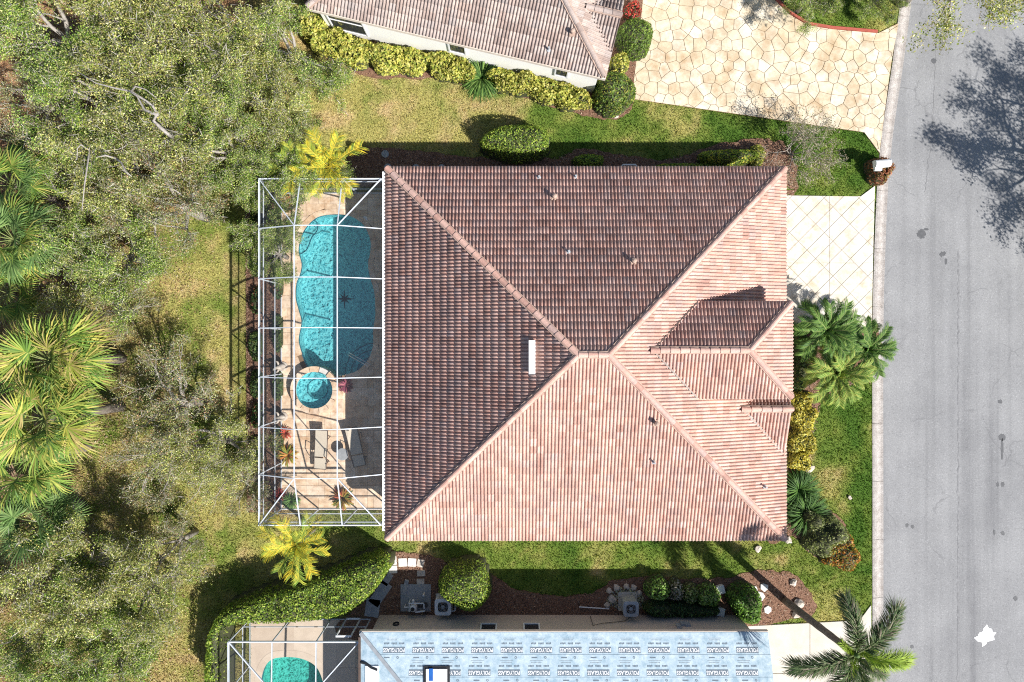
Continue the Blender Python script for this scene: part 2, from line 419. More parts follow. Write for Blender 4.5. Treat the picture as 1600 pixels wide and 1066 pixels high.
# ------------------------------------------------------------------ layout outlines (metres)
Z0 = 0.0
kerb_px = [(1432, -80), (1426, 0), (1413, 100), (1398, 200), (1390, 270), (1386, 360), (1383, 450), (1381.5, 532), (1382, 800), (1382, 1070), (1382, 1160)]
KW = .60
kerb_edge = [P2(x, y) for x, y in kerb_px]
def kerb_x(y):
    ys = np.array([p[1] for p in kerb_edge])[::-1]; xs = np.array([p[0] for p in kerb_edge])[::-1]
    return np.interp(y, ys, xs)
drive_up = PL([(1014, -90), (987, 155), (1350, 207), (1374, 240), (1377, 215), (1392, 100), (1404, 36), (1372, 52), (1300, 46), (1262, 40), (1232, 22), (1210, 0), (1195, -90)])
drive_main = PL([(1200, 305), (1344, 307), (1367, 290), (1365, 360), (1363, 450), (1362, 512), (1200, 512)])
drive_low = PL([(1168, 978), (1343, 969), (1361, 945), (1362, 1160), (1185, 1160)])
bed_top = PL([(476, 0), (486, 60), (500, 88), (545, 109), (600, 123), (690, 123), (740, 138), (800, 146), (860, 166), (910, 179), (962, 187), (984, 172), (996, 120), (1012, 40), (1016, -60), (476, -60)])
bed_mid = PL([(548, 236), (600, 230), (740, 246), (870, 247), (905, 232), (960, 240), (1030, 250), (1090, 236), (1140, 222), (1195, 218), (1230, 228), (1245, 270), (1240, 303), (1195, 303), (1195, 290), (548, 290)])
bed_front = PL([(1195, 505), (1362, 500), (1362, 592), (1345, 596), (1285, 624), (1268, 700), (1268, 745), (1284, 790), (1316, 815), (1325, 850), (1305, 878), (1270, 868), (1238, 836), (1195, 826)])
bed_low = PL([(578, 866), (612, 860), (668, 868), (700, 880), (778, 902), (805, 922), (870, 930), (925, 926), (965, 906), (1030, 904), (1120, 904), (1190, 892), (1236, 896), (1262, 922), (1268, 962), (1172, 979), (1165, 1000), (570, 1000), (572, 930)])
bed_cage = PL([(384, 292), (439, 292), (439, 800), (386, 800)])
DX0, DX1, DY0, DY1 = -11.47, -5.1, -8.42, 7.42          # main pool deck
deck_main = [(DX0, DY0), (DX1, DY0), (DX1, DY1), (DX0, DY1)]
LX0, LX1, LY0, LY1 = -13.0, -6.6, -21.0, -13.9          # neighbour's pool deck
deck_low = [(LX0, LY0), (LX1, LY0), (LX1, LY1), (LX0, LY1)]
HX0, HX1, HY0, HY1, ZE, SL = -5.76, 12.49, -9.07, 7.93, 2.8, .35
house_main = [(HX0+.4, HY0+.4), (HX1-.5, HY0+.4), (HX1-.5, HY1-.4), (HX0+.4, HY1-.4)]
UC = P(945, 122, ZE); UE = P(479, 12, ZE)
uu = Vector((UE-UC)); uu.z = 0; ULEN = uu.length; uu.normalize(); uv = Vector((uu.y, -uu.x, 0))
if uv.y < 0: uv = -uv
def TU(a, b, z=0.0): return Vector((UC.x, UC.y, 0))+uu*a+uv*b+Vector((0, 0, z))   # a: along the eave from the corner, b: depth
house_up = [tuple(TU(a, b)[:2]) for a, b in ((.28, .28), (ULEN-.28, .28), (ULEN-.28, 12.6), (.28, 12.6))]
BX0, BX1, BY1 = P(563, 988, ZE).x, P(1200, 988, ZE).x, P(800, 988, ZE).y
house_low = [(BX0+.35, -28), (BX1-.45, -28), (BX1-.45, BY1-.32), (BX0+.35, BY1-.32)]
hard = [drive_up, drive_main, drive_low, deck_main, deck_low, house_main, house_up, house_low]
beds = [bed_top, bed_mid, bed_front, bed_low, bed_cage]

# ------------------------------------------------------------------ ground
ctrl = np.array([(600,170,.75,0),(700,190,.85,0),(520,180,.85,.1),(640,130,.75,.2),(800,190,.5,0),(760,215,.4,0),(900,190,.35,0),(1000,205,.35,0),(1060,190,.6,0),(1150,200,.1,0),(1300,240,.05,0),(1300,290,.12,0),(1330,20,.5,0),(1240,10,.2,0),(1390,20,.5,0),
 (1320,650,.05,0),(1298,690,.4,0),(1290,720,.85,0),(1295,770,.8,0),(1310,800,.7,0),(1345,760,.02,0),(1345,900,.05,0),(1300,930,.5,0),(1280,960,.65,0),(1240,870,.4,0),(1350,830,.05,0),
 (650,855,.5,0),(800,860,.42,0),(950,870,.38,0),(1050,865,.35,0),(880,900,.3,0),(1150,870,.5,0),(560,850,.65,0),
 (300,450,.62,0),(320,380,.5,0),(350,540,.8,0),(330,620,.75,0),(280,740,.7,.1),(330,800,.78,.1),(230,830,.72,.1),(300,880,.6,0),(330,860,.55,0),(240,1000,.65,.1),(290,1040,.78,.3),(420,835,.72,.1),(380,420,.6,.1),(380,250,.6,.2),
 (60,60,.6,.8),(10,230,.8,1),(80,100,.8,1),(200,100,.6,.8),(330,80,.6,.8),(340,230,.7,1),(420,60,.6,.5),(230,260,.7,.8),(100,300,.6,.8),(100,450,.6,.8),(210,430,.6,.5),(250,600,.65,.05),(170,560,.6,.35),(60,650,.6,.8),(150,750,.6,.25),(60,850,.6,.6),(100,960,.5,.4),(180,930,.55,.3),(30,1040,.5,.5),(470,130,.65,.1),(1700,500,.2,0),(-200,500,.6,.8)], float)
CX = (ctrl[:, 0]-800)/FPX*CAMH; CY = (533-ctrl[:, 1])/FPX*CAMH
def ground_col(pts):
    x, y = pts[:, 0], pts[:, 1]; num = np.zeros((len(pts), 2)); den = np.zeros(len(pts))
    wx = x+1.6*(fbm(x*.5, y*.5, 3)-.5); wy = y+1.6*(fbm(x*.5, y*.5, 9)-.5)
    for a, b, d, l in zip(CX, CY, ctrl[:, 2], ctrl[:, 3]):
        q = 1/((wx-a)**2+(wy-b)**2+.25)**1.6; num += q[:, None]*np.array([d, l]); den += q
    dr, li = (num/den[:, None]).T
    dr = np.clip(dr+1.15*(fbm(x*.7, y*.7, 21)-.5)+.55*(fbm(x*2.6, y*2.6, 33)-.5), 0, 1)
    li = np.clip((li+.9*(fbm(x*.9, y*.9, 41)-.5)-.25)*1.7, 0, 1)
    g = np.array((.062, .125, .018)); g2 = np.array((.14, .19, .035)); d1 = np.array((.32, .29, .095)); d2 = np.array((.42, .32, .16)); lt = np.array((.34, .20, .11))
    t = dr[:, None]
    c = np.where(t < .4, g+(g2-g)*(t/.4), g2+(d1-g2)*np.clip((t-.4)/.4, 0, 1))
    k = np.clip((fbm(x*1.2, y*1.2, 55)-.5)*4, 0, 1)[:, None]*np.clip((t-.5)*3, 0, 1); c = c+(d2-c)*k
    return c+(lt-c)*li[:, None]
gx = np.concatenate([np.arange(-161, -29, 3), np.arange(-29, 29.01, .22), np.arange(31, 165, 3)]); gy = np.concatenate([np.arange(-156, -21, 3), np.arange(-21, 21.01, .22), np.arange(24, 160, 3)])
GX, GY = np.meshgrid(gx, gy); gp = np.column_stack([GX.ravel(), GY.ravel()])
gz = .05*(fbm(gp[:, 0]*.25, gp[:, 1]*.25, 5)-.5)-.02
FARK = 26.4   # far kerb of the street, beyond the frame
kx = kerb_x(np.clip(gp[:, 1], -21, 20)); gz[(gp[:, 0] > kx-KW+.15) & (gp[:, 0] < FARK+.4)] = -.5
for dk in (deck_main, deck_low):
    m_ = inside(gp, dk) & (edge_dist(gp, dk) > .15); gz[m_] = -3
for pl in (drive_up, drive_main, drive_low, house_main, house_up, house_low): gz[inside(gp, pl) & (edge_dist(gp, pl) > .12)] -= .12
nxg, nyg = len(gx), len(gy)
ii = (np.arange(nyg-1)[:, None]*nxg+np.arange(nxg-1)).ravel()
GF = np.column_stack([ii, ii+1, ii+1+nxg, ii+nxg])
gme = np_mesh('ground', np.column_stack([gp, gz]), GF, ground_col(gp[GF].mean(axis=1)))
at = gme.attributes['tint']; gme.attributes.remove(at)
at = gme.attributes.new('tint', 'FLOAT_COLOR', 'POINT'); cc = np.ones((len(gp), 4), np.float32); cc[:, :3] = ground_col(gp); at.data.foreach_set('color', cc.ravel())
gme.polygons.foreach_set('use_smooth', [True]*len(gme.polygons))
tag(link('ground', gme, None, M['ground']), 'patchy green and straw coloured lawn ground around the houses', kind='structure')

def sheet(name, poly, z, mat, label, kind='structure', thick=.0, jitter=0):
    mb = MB(); tri_fill([poly], z, mb); b = len(mb.v)
    n = len(poly); mb.v += [(x, y, z) for x, y in poly]+[(x, y, z-max(thick, .06)) for x, y in poly]
    for i in range(n):
        j = (i+1) % n; mb.face((b+i, b+j, b+n+j, b+n+i))
    return tag(mb.build(name, mat), label, kind=kind)
for nm, pl, lb in (('mulch_bed', bed_top, 'brown mulch bed along the white wall of the tiled neighbour house'), ('mulch_bed', bed_mid, 'shaded mulch bed between the tiled eave and the strip of lawn'),
                   ('mulch_bed', bed_front, 'mulch bed with palms and shrubs in front of the tiled house'), ('mulch_bed', bed_low, 'mulch bed with air conditioners beside the membrane roofed house'), ('mulch_bed', bed_cage, 'narrow mulch bed outside the pool enclosure')):
    if pl is not bed_cage:
        pl = [(x+.10*(vnoise(np.array([x*3.1]), np.array([y*3.1]), 5)[0]-.5)*2+random.uniform(-.03, .03), y+.10*(vnoise(np.array([x*3.3]), np.array([y*3.3]), 8)[0]-.5)*2+random.uniform(-.03, .03)) for x, y in smooth_loop(pl, len(pl)*14)]
    sheet(nm, pl, .022, M['mulch'], lb)

# road
yr = np.linspace(150, -150, 300)
rp = [(float(kerb_x(np.clip(y, -20, 19.5)))-.03, float(y)) for y in yr]
sheet('road', rp+[(FARK+.05, -150), (FARK+.05, 150)], -.10, M['asphalt'], 'pale worn grey asphalt street with fine cracks')
# kerb: rolled concrete sections with joints
kroot = tag(empty('kerb'), 'rolled pale concrete kerb along the asphalt street', kind='structure')
prof = [(-KW, -.2), (-KW, .012), (-KW+.10, .02), (-KW+.22, .0), (-KW+.40, -.085), (-.12, -.10), (0, -.092), (0, -.2)]
yk = 22.0
while yk > -22:
    y0 = yk-.008; y1 = yk-2.9+.008; mb = MB(); ns = 5
    for s_ in range(ns+1):
        y = y0+(y1-y0)*s_/ns; yc = float(np.clip(y, -20, 19.5)); x = float(kerb_x(yc)); sl = float(kerb_x(yc+.2)-kerb_x(yc-.2))/.4
        for o_, z in prof: mb.v.append((x+o_, y-o_*sl*.0, z))
    k = len(prof)
    for s_ in range(ns):
        for q in range(k-1): mb.face((s_*k+q, s_*k+q+1, (s_+1)*k+q+1, (s_+1)*k+q))
    mb.face(range(k)); mb.face(range(ns*k+k-1, ns*k-1, -1))
    mb.build('kerb_section', M['kerb'], kroot); yk -= 2.9
mb = MB(); mb.v += [(FARK+o_, y, z) for y in (-150, 150) for o_, z in ((0, -.2), (0, -.092), (.2, -.085), (.4, .0), (.6, .012), (.6, -.2))]
for q in range(5): mb.face((q+1, q, 6+q, 7+q))
mb.build('far_kerb', M['kerb'], kroot)
# tar seam, stains and the splash of white paint on the street
def wig(p, q, n, a):
    return [(p[0]+(q[0]-p[0])*t+random.uniform(-a, a), p[1]+(q[1]-p[1])*t) for t in np.linspace(0, 1, n)]
def ribbon(name, pts, wd, z, mat, label, cat):
    mb = MB(); n = len(pts)
    for i, p in enumerate(pts):
        ww = wd*random.uniform(.5, 1.2); mb.v += [(p[0]-ww/2, p[1], z), (p[0]+ww/2, p[1], z)]
    for i in range(n-1): mb.face((2*i+1, 2*i, 2*i+2, 2*i+3))
    return tag(mb.build(name, mat), label, cat, kind='structure')
ribbon('road_crack', PL(wig((1465, 65), (1459, 200), 24, .8)+wig((1459, 203), (1447, 300), 18, 1.2)), .04, -.095, M['tar'], 'dark crack running along the asphalt near the tree shadow', 'crack')
ribbon('road_seam', PL(wig((1500, 390), (1499, 1090), 160, 1.2)), .085, -.095, M['tar'], 'long dark paving seam along the middle of the asphalt street', 'seam')
def blot(px, py, r, label, mat='oil', name='oil_stain', ry=None, rag=.2, spikes=0, group=None):
    ry = ry or r; n = 26; mb = MB(); pts = []
    for k in range(n):
        t = 2*math.pi*k/n; q = 1+random.uniform(-rag, rag)
        if spikes and k % 4 == 0: q += spikes*random.uniform(.5, 1)
        pts.append(P2(px+r*q*math.cos(t), py+ry*q*math.sin(t)))
    mb.poly([(x, y, -.094) for x, y in ccw(pts)])
    o = mb.build(name, M[mat]); return tag(o, label, 'stain' if mat == 'oil' else 'paint', group, kind='structure')
blot(1442, 365, 7, 'dark oil blot with a tail on the asphalt'); blot(1449, 358, 4, 'small tail of the dark oil blot', ry=2)
blot(1461, 94, 4, 'round dark stain on the crack in the asphalt'); blot(1474, 397, 5, 'broken dark drip below the oil blot', rag=.5, ry=4); blot(1480, 408, 2, 'tiny dark drip below the oil blot', ry=5)
blot(1568, 684, 5.5, 'round oil stain with a long drip tail', rag=.08); blot(1568, 702, 2, 'long drip tail under the round oil stain', ry=16)
for q in ((1569, 758, 3, 4), (1561, 758, 2, 4), (1419, 822, 2.5, 3), (1428, 824, 2.5, 3), (1556, 833, 2, 4), (1569, 834, 3, 3), (1427, 1012, 3, 3), (1589, 936, 3, 4), (1565, 628, 3, 3)):
    blot(q[0], q[1], q[2], 'small dark oil spot on the asphalt', ry=q[3], rag=.3, group='oil spots on the street')
mb = MB(); mb.poly([(x, y, -.094) for x, y in ccw(PL([(1544, 977), (1547, 983), (1552, 984), (1553, 989), (1559, 990), (1555, 995), (1556, 1001), (1550, 1003), (1545, 1004), (1543, 1008), (1537, 1012), (1536, 1005), (1530, 1004), (1524, 998), (1530, 995), (1532, 990), (1537, 989), (1539, 983)]))])
tag(mb.build('paint_splash', M['paint']), 'jagged splash of white paint on the asphalt', 'paint', kind='structure')

# ------------------------------------------------------------------ driveways
def slabs(root_name, poly, cells, z, thick, gap, mat, jmat, label, piece):
    root = sheet(root_name, poly, z-.022, jmat, label, thick=.12)
    for c in cells:
        c = ccw(c); cv = all((c[k-1][0]-c[k-2][0])*(c[k][1]-c[k-1][1])-(c[k-1][1]-c[k-2][1])*(c[k][0]-c[k-1][0]) > -1e-6 for k in range(len(c)))
        if cv: c = shrink(c, gap)
        else:
            g_ = np.mean(np.array(c), axis=0); c = [(x+(g_[0]-x)*.006, y+(g_[1]-y)*.006) for x, y in c]
        if len(c) < 3 or abs(area2(c)) < .002: continue
        mb = MB(); mb.prism(c, z-thick, z+random.uniform(-.003, .003), bot=False, inset=.012)
        mb.build(piece, mat, root)
def clip_to(cell, outer):
    return clip_convex(list(outer), cell)
def voronoi_cells(outer, pitch, seed):
    r = random.Random(seed); xs = [p[0] for p in outer]; ys = [p[1] for p in outer]; pts = []
    j = 0; y = min(ys)-pitch
    while y < max(ys)+pitch:
        x = min(xs)-pitch+(j % 2)*pitch*.5
        while x < max(xs)+pitch:
            pts.append((x+r.uniform(-.33, .33)*pitch, y+r.uniform(-.33, .33)*pitch)); x += pitch
        y += pitch*.87; j += 1
    A = np.array(pts); cells = []
    for p in A:
        d = np.hypot(*(A-p).T); near = A[(d > 1e-6) & (d < pitch*2.6)]
        c = [(p[0]-pitch*1.5, p[1]-pitch*1.5), (p[0]+pitch*1.5, p[1]-pitch*1.5), (p[0]+pitch*1.5, p[1]+pitch*1.5), (p[0]-pitch*1.5, p[1]+pitch*1.5)]
        for q in near:
            mid = (p+q)/2; c = clip(c, mid, q-p)
            if len(c) < 3: break
        if len(c) >= 3:
            c = clip_to(c, outer)
            if len(c) >= 3: cells.append(c)
    return cells
slabs('driveway', ccw(drive_up), voronoi_cells(ccw(drive_up), .63, 3), .035, .05, .010, M['flag'], M['flag_joint'], 'tan stamped concrete driveway in an irregular flagstone pattern', 'flagstone')
def diamond_cells(outer, slabs_, a, b, ang):
    cs, sn = math.cos(ang), math.sin(ang); cells = []
    c0 = np.mean(np.array(outer), axis=0)
    for i in range(-20, 21):
        for j in range(-20, 21):
            q = [(i*a, j*b+(i % 2)*b*.0), ((i+1)*a, j*b), ((i+1)*a, (j+1)*b), (i*a, (j+1)*b)]
            q = [(c0[0]+x*cs-y*sn, c0[1]+x*sn+y*cs) for x, y in q]
            if min(math.hypot(x-c0[0], y-c0[1]) for x, y in q) > 9: continue
            for s in slabs_:
                k = clip_convex(q, s)
                if len(k) >= 3 and abs(area2(k)) > .003:
                    k = clip_to(k, outer)
                    if len(k) >= 3: cells.append(k)
    return cells
dm = ccw(drive_main); jx, jy = P2(1296, 411)
big = [[(11, jy), (jx, jy), (jx, 12), (11, 12)], [(jx, jy), (20, jy), (20, 12), (jx, 12)], [(11, -5), (jx, -5), (jx, jy), (11, jy)], [(jx, -5), (20, -5), (20, jy), (jx, jy)]]
slabs('driveway', dm, diamond_cells(dm, big, 1.22, .61, R(45)), .035, .05, .008, M['drive'], M['drive_joint'], 'white concrete driveway scored with diagonal lines', 'driveway_slab')
dl = ccw(drive_low); jx2, jy2 = P2(1265, 1052)
bigl = [[(x0, y0), (x1, y0), (x1, y1), (x0, y1)] for x0, x1 in ((10, jx2), (jx2, 20)) for y0, y1 in ((jy2, -10), (jy2-3.2, jy2), (-24, jy2-3.2))]
slabs('driveway', dl, [c for c in (clip_convex(list(dl), q) for q in bigl) if len(c) >= 3], .035, .05, .012, M['concrete'], M['drive_joint'], 'plain pale concrete driveway under the tall leaning palm', 'driveway_slab')
# red edging on the flagstone driveway
mb = MB(); ed = PL([(1205, -30), (1213, 0), (1234, 21), (1263, 38), (1300, 44), (1370, 50)])
for a, b in zip(ed[:-1], ed[1:]): mb.bar((*a, .05), (*b, .05), .12, .12)
tag(mb.build('edging', M['red_edge']), 'dark red edging strip curving along the flagstone driveway', 'edging')

# ------------------------------------------------------------------ tiled roofs
TW, TL = .31, .345
def tile_template():
    xs = [0, .13, .17, .30, .42, .58, .70, .83, .87, 1.0]; hs = [-.010, -.008, .026, .054, .066, .066, .054, .026, -.008, -.010]
    V = []; Fq = []
    X = []; Hh = []
    for k in range(2):
        for a, h in zip(xs, hs):
            if k == 1 and a == 0: continue
            X.append((k+a)*TW/2); Hh.append(h)
    n = len(X)
    for x, h in zip(X, Hh): V.append((x, -.03, .0))            # riser foot
    for x, h in zip(X, Hh): V.append((x, -.03, h+.021))         # lower edge, raised on the course below
    for x, h in zip(X, Hh): V.append((x, TL, h*.96))            # upper edge
    for i in range(n-1):
        Fq.append((i, i+1, n+i+1, n+i)); Fq.append((n+i, n+i+1, 2*n+i+1, 2*n+i))
    return np.array(V), np.array(Fq)
TV, TF = tile_template()
def tile_mesh(k):
    me = np_mesh('roof_tile', TV, TF); me.materials.append(M[k]); return me
TILE_ME = tile_mesh('tile'); TILE_ME2 = tile_mesh('tile2')
def cap_mesh():
    mb = MB(); n = 8
    for x, r in ((0, .140), (0, .140), (.47, .112)):
        for k in range(n+1):
            t = R(-105+210*k/n); mb.v.append((x, math.sin(t)*r, math.cos(t)*r-.02))
    for k in range(n+1):
        t = R(-105+210*k/n); mb.v.append((0, math.sin(t)*.108, math.cos(t)*.108-.02))
    for k in range(n):
        mb.face((n+1+k, n+2+k, 2*(n+1)+k+1, 2*(n+1)+k)); mb.face((3*(n+1)+k, 3*(n+1)+k+1, k+1, k))
    me = mb.mesh('ridge_tile'); return me
CAP_ME = cap_mesh(); CAP_ME2 = CAP_ME.copy(); CAP_ME.materials.append(M['tile']); CAP_ME2.materials.append(M['tile2'])
def tile_roof(roof, planes, nsingle, hidden=lambda p: False, tme=None, PAL=TILE_COLS):
    tme = tme or TILE_ME
    """planes: (O, u, w, convex poly in (s,t)); roof sits at the house root's location"""
    off = wloc(roof); full = []; parts = []
    for O, u, w_, poly in planes:
        O, u, w_ = Vector(O), Vector(u).normalized(), Vector(w_).normalized(); n = u.cross(w_)
        poly = ccw(poly); smin = min(p[0] for p in poly); smax = max(p[0] for p in poly); tmax = max(p[1] for p in poly)
        for j in range(int(tmax/TL)+1):
            for i in range(int(math.floor(smin/TW)), int(smax/TW)+1):
                q = [(i*TW, j*TL), ((i+1)*TW, j*TL), ((i+1)*TW, (j+1)*TL), (i*TW, (j+1)*TL)]
                c = clip_convex(q, poly)
                if len(c) < 3 or abs(area2(c)) < .004: continue
                org = O+u*(i*TW)+w_*(j*TL); mtx = np.array([u, w_, n]).T
                if abs(area2(c)) > .995*TW*TL: full.append((org, mtx, n))
                else: parts.append((org, mtx, (O, u, w_, n, poly)))
    sc = []
    for k, (org, mtx, n) in enumerate(full):
        ctr = org+Vector(mtx@np.array((TW/2, TL/2, 0))); v = Vector((0, 0, CAMH))-ctr
        vis = n.dot(v.normalized())/v.length_squared
        x_, y_ = ctr.x/(CAMH-ctr.z)*FPX, ctr.y/(CAMH-ctr.z)*FPX
        if hidden(ctr) or abs(x_) > 790 or abs(y_) > 523: vis = -1
        sc.append(vis)
    order = np.argsort(sc)[::-1]; single = set(int(k) for k in order[:nsingle] if sc[k] > 0)
    Vs = []; Fs = []; Cs = []; nv = 0
    for k, (org, mtx, n) in enumerate(full):
        if k in single:
            o = bpy.data.objects.new('roof_tile', tme); COL.objects.link(o); o.parent = roof
            m4 = Matrix.Identity(4)
            for a in range(3):
                for b in range(3): m4[a][b] = mtx[a][b]
            j_ = random.uniform(-.004, .004); m4.translation = org-off+n*j_
            o.matrix_basis = m4
        else:
            Vs.append((mtx@TV.T).T+np.array(org-off)+np.array(n)*random.uniform(-.004, .004)); Fs.append(TF+nv); nv += len(TV)
            a, b = PAL[random.randrange(6)], PAL[random.randrange(6)]
            Cs.append(np.repeat(((a+b)/2*random.uniform(.88, 1.1))[None], len(TF), 0))
    # cut tiles at hips and valleys
    for org, mtx, (O, u, w_, n, poly) in parts:
        bm = bmesh.new(); vv = [bm.verts.new(tuple(v)) for v in (mtx@TV.T).T+np.array(org)]
        for f in TF: bm.faces.new([vv[i] for i in f])
        for a in range(len(poly)):
            p, q = poly[a], poly[(a+1) % len(poly)]
            if abs(p[1]) < 1e-6 and abs(q[1]) < 1e-6: continue
            A = O+u*p[0]+w_*p[1]; B = O+u*q[0]+w_*q[1]
            pn = (B-A).cross(n).normalized()
            bmesh.ops.bisect_plane(bm, geom=bm.verts[:]+bm.edges[:]+bm.faces[:], plane_co=A, plane_no=pn, clear_outer=True)
        bm.verts.index_update(); bm.faces.ensure_lookup_table()
        c = PAL[random.randrange(6)]*random.uniform(.88, 1.1)
        bmesh.ops.triangulate(bm, faces=[f for f in bm.faces]); bm.verts.index_update()
        if len(bm.faces):
            Vs.append(np.array([tuple(v.co-off) for v in bm.verts])); T3 = np.array([[v.index for v in f.verts] for f in bm.faces])
            Fs.append(np.column_stack([T3, T3[:, 2]])+nv if False else ('t', T3+nv)); nv += len(bm.verts); Cs.append(np.repeat(c[None], len(bm.faces), 0))
        bm.free()
    quads = [f for f in Fs if not isinstance(f, tuple)]; tris = []
    cq = []; ct = []
    for f, c in zip(Fs, Cs):
        if isinstance(f, tuple): tris.append(f[1]); ct.append(c)
        else:
            tris.append(f[:, [0, 1, 2]]); tris.append(f[:, [0, 2, 3]]); ct += [c, c]
    me = np_mesh('roof_tile_field', np.concatenate(Vs), np.concatenate(tris), np.concatenate(ct))
    tag(link('roof_tile_field', me, roof, M['tile_field']), kind='stuff')
def ridge_line(roof, A, B, cme=None):
    A, B = Vector(A), Vector(B); off = wloc(roof); d = (B-A); L = d.length; d.normalize()
    n = max(2, round(L/.42)); up = Vector((0, 0, 1)); sd = up.cross(d).normalized(); up = d.cross(sd)
    for k in range(n):
        o = bpy.data.objects.new('ridge_tile', cme or CAP_ME); COL.objects.link(o); o.parent = roof
        m4 = Matrix.Identity(4); s = L/n/.42
        for r_ in range(3): m4[r_][0] = d[r_]*s; m4[r_][1] = sd[r_]; m4[r_][2] = up[r_]
        m4.translation = A+d*(L*k/n)+up*.07-off; o.matrix_basis = m4 @ Matrix.Rotation(random.uniform(-.03, .03), 4, 'Z')
    mb = MB(); mb.bar(A+up*.035, B+up*.035, .31, .10); mb.build('mortar_bed', M['mortar'], roof)
ca = math.cos(math.atan(SL)); 
def hip_planes(T, L, D, ze, sides='FBLR'):
    """T maps local (x,y,z) to world, rectangle 0..L by 0..D"""
    h = D/2; tm = h/ca; out = []
    ax = T(1, 0, 0)-T(0, 0, 0); ay = T(0, 1, 0)-T(0, 0, 0); uz = Vector((0, 0, SL))
    if 'F' in sides: out.append((T(0, 0, ze), ax, ay+uz, [(0, 0), (L, 0), (L-h, tm), (h, tm)]))
    if 'B' in sides: out.append((T(L, D, ze), -ax, -ay+uz, [(0, 0), (L, 0), (L-h, tm), (h, tm)]))
    if 'R' in sides: out.append((T(L, 0, ze), ay, -ax+uz, [(0, 0), (D, 0), (h, tm)]))
    if 'L' in sides: out.append((T(0, D, ze), -ay, ax+uz, [(0, 0), (D, 0), (h, tm)]))
    return out
def hip_slab(T, L, D, ze, parent, name='roof', mat=None, th=.18):
    h = D/2; zr = ze+h*SL; mb = MB()
    e = [T(0, 0, ze-.01), T(L, 0, ze-.01), T(L, D, ze-.01), T(0, D, ze-.01)]; lo = [p-Vector((0, 0, th)) for p in e]
    r0, r1 = T(h, h, zr-.01), T(L-h, h, zr-.01)
    mb.poly([e[0], e[1], r1, r0]); mb.poly([e[2], e[3], r0, r1]); mb.poly([e[1], e[2], r1]); mb.poly([e[3], e[0], r0])
    for i in range(4): mb.poly([lo[i], lo[(i+1) % 4], e[(i+1) % 4], e[i]])
    mb.poly(lo[::-1])
    return mb.build(name, mat or M['felt'], parent)
def fascia(parent, pts, ze):
    for a, b in zip(pts[:-1], pts[1:]):
        mb = MB(); mb.bar((*a[:2], ze-.11), (*b[:2], ze-.11), .045, .20); mb.build('fascia', M['fascia'], parent)

# main house
house = empty('house', (3.4, -.57, 0), 'house with a pinkish terracotta tile hip roof between the pool and the street', 'house')
mb = MB(); mb.prism(house_main, 0, ZE-.19); mb.build('wall', M['stucco_tan'], house)
HL, HD = HX1-HX0, HY1-HY0
TM = lambda x, y, z=0: Vector((HX0+x, HY0+y, z))
roof = hip_slab(TM, HL, HD, ZE, house)
yc = (HY0+HY1)/2; zr = ZE+HD/2*SL
def main_z(x, y): return ZE+SL*max(0, min(x-HX0, HX1-x, y-HY0, HY1-y))
# raised entry wing
WZ, WX1, WY0, WY1 = 4.36, 12.14, -2.474, 1.695; wh = (WY1-WY0)/2; wyc = (WY0+WY1)/2; wzr = WZ+wh*SL
wxe = HX1-(WZ-ZE)/SL; wxr = HX1-(wzr-ZE)/SL
def wing_planes():
    tm = wh/ca; x0 = wxr-.2; uz = Vector((0, 0, SL)); X = Vector((1, 0, 0)); Y = Vector((0, 1, 0)); L = WX1-x0
    return [(Vector((x0, WY0, WZ)), X, Y+uz, [(wxe-x0-.1, 0), (L, 0), (L-wh, tm), (.1, tm)]),
            (Vector((WX1, WY1, WZ)), -X, -Y+uz, [(0, 0), (WX1-wxe+.1, 0), (WX1-wxr+.1, tm), (wh, tm)]),
            (Vector((WX1, WY0, WZ)), Y, -X+uz, [(0, 0), (WY1-WY0, 0), (wh, tm)])]
# small gable over the front window
GYR, GH = -3.03, 2.2; GZR = ZE+GH*SL; GX1 = 12.47; gxr = HX1-(GZR-ZE)/SL
def gable_planes():
    tm = GH/ca; uz = Vector((0, 0, SL)); X = Vector((1, 0, 0)); Y = Vector((0, 1, 0)); x0 = gxr-.15; L = GX1-x0
    return [(Vector((x0, GYR-GH, ZE+.01)), X, Y+uz, [(L-.05, 0), (L, 0), (L, tm), (.05, tm)]),
            (Vector((GX1, GYR+GH, ZE+.01)), -X, -Y+uz, [(0, 0), (.05, 0), (L-.05, tm), (0, tm)])]
def hid_main(p):
    return p.x > 5.5 and -5.3 < p.y < 1.9 and p.z < main_z(p.x, p.y)+.2 and p.x > min(12, 5.5+.9*abs(p.y+.4))
tile_roof(roof, hip_planes(TM, HL, HD, ZE)+wing_planes()+gable_planes(), 300, hid_main)
h_ = HD/2
r0, r1 = TM(h_, h_, zr), TM(HL-h_, h_, zr)
for a, b in ((TM(.05, .05, ZE+.02), r0), (TM(.05, HD-.05, ZE+.02), r0), (TM(HL-.05, .05, ZE+.02), r1), (TM(HL-.05, HD-.05, ZE+.02), r1), (r0, r1)): ridge_line(roof, a, b)
wr1 = Vector((WX1-wh, wyc, wzr))
ridge_line(roof, Vector((wxr-.1, wyc, wzr)), wr1); ridge_line(roof, Vector((WX1-.04, WY0+.04, WZ+.02)), wr1); ridge_line(roof, Vector((WX1-.04, WY1-.04, WZ+.02)), wr1)
ridge_line(roof, Vector((gxr-.1, GYR, GZR)), Vector((GX1, GYR, GZR)))
for a_, b_ in ((Vector((wxe, WY0, WZ)), Vector((wxr, wyc, wzr))), (Vector((wxe, WY1, WZ)), Vector((wxr, wyc, wzr))), (Vector((HX1-.1, GYR-GH+.1, ZE)), Vector((gxr, GYR, GZR)))):
    mb = MB(); mb.bar(a_+Vector((0, 0, .075)), b_+Vector((0, 0, .075)), .055, .03); mb.build('valley_flashing', M['bronze'], roof)
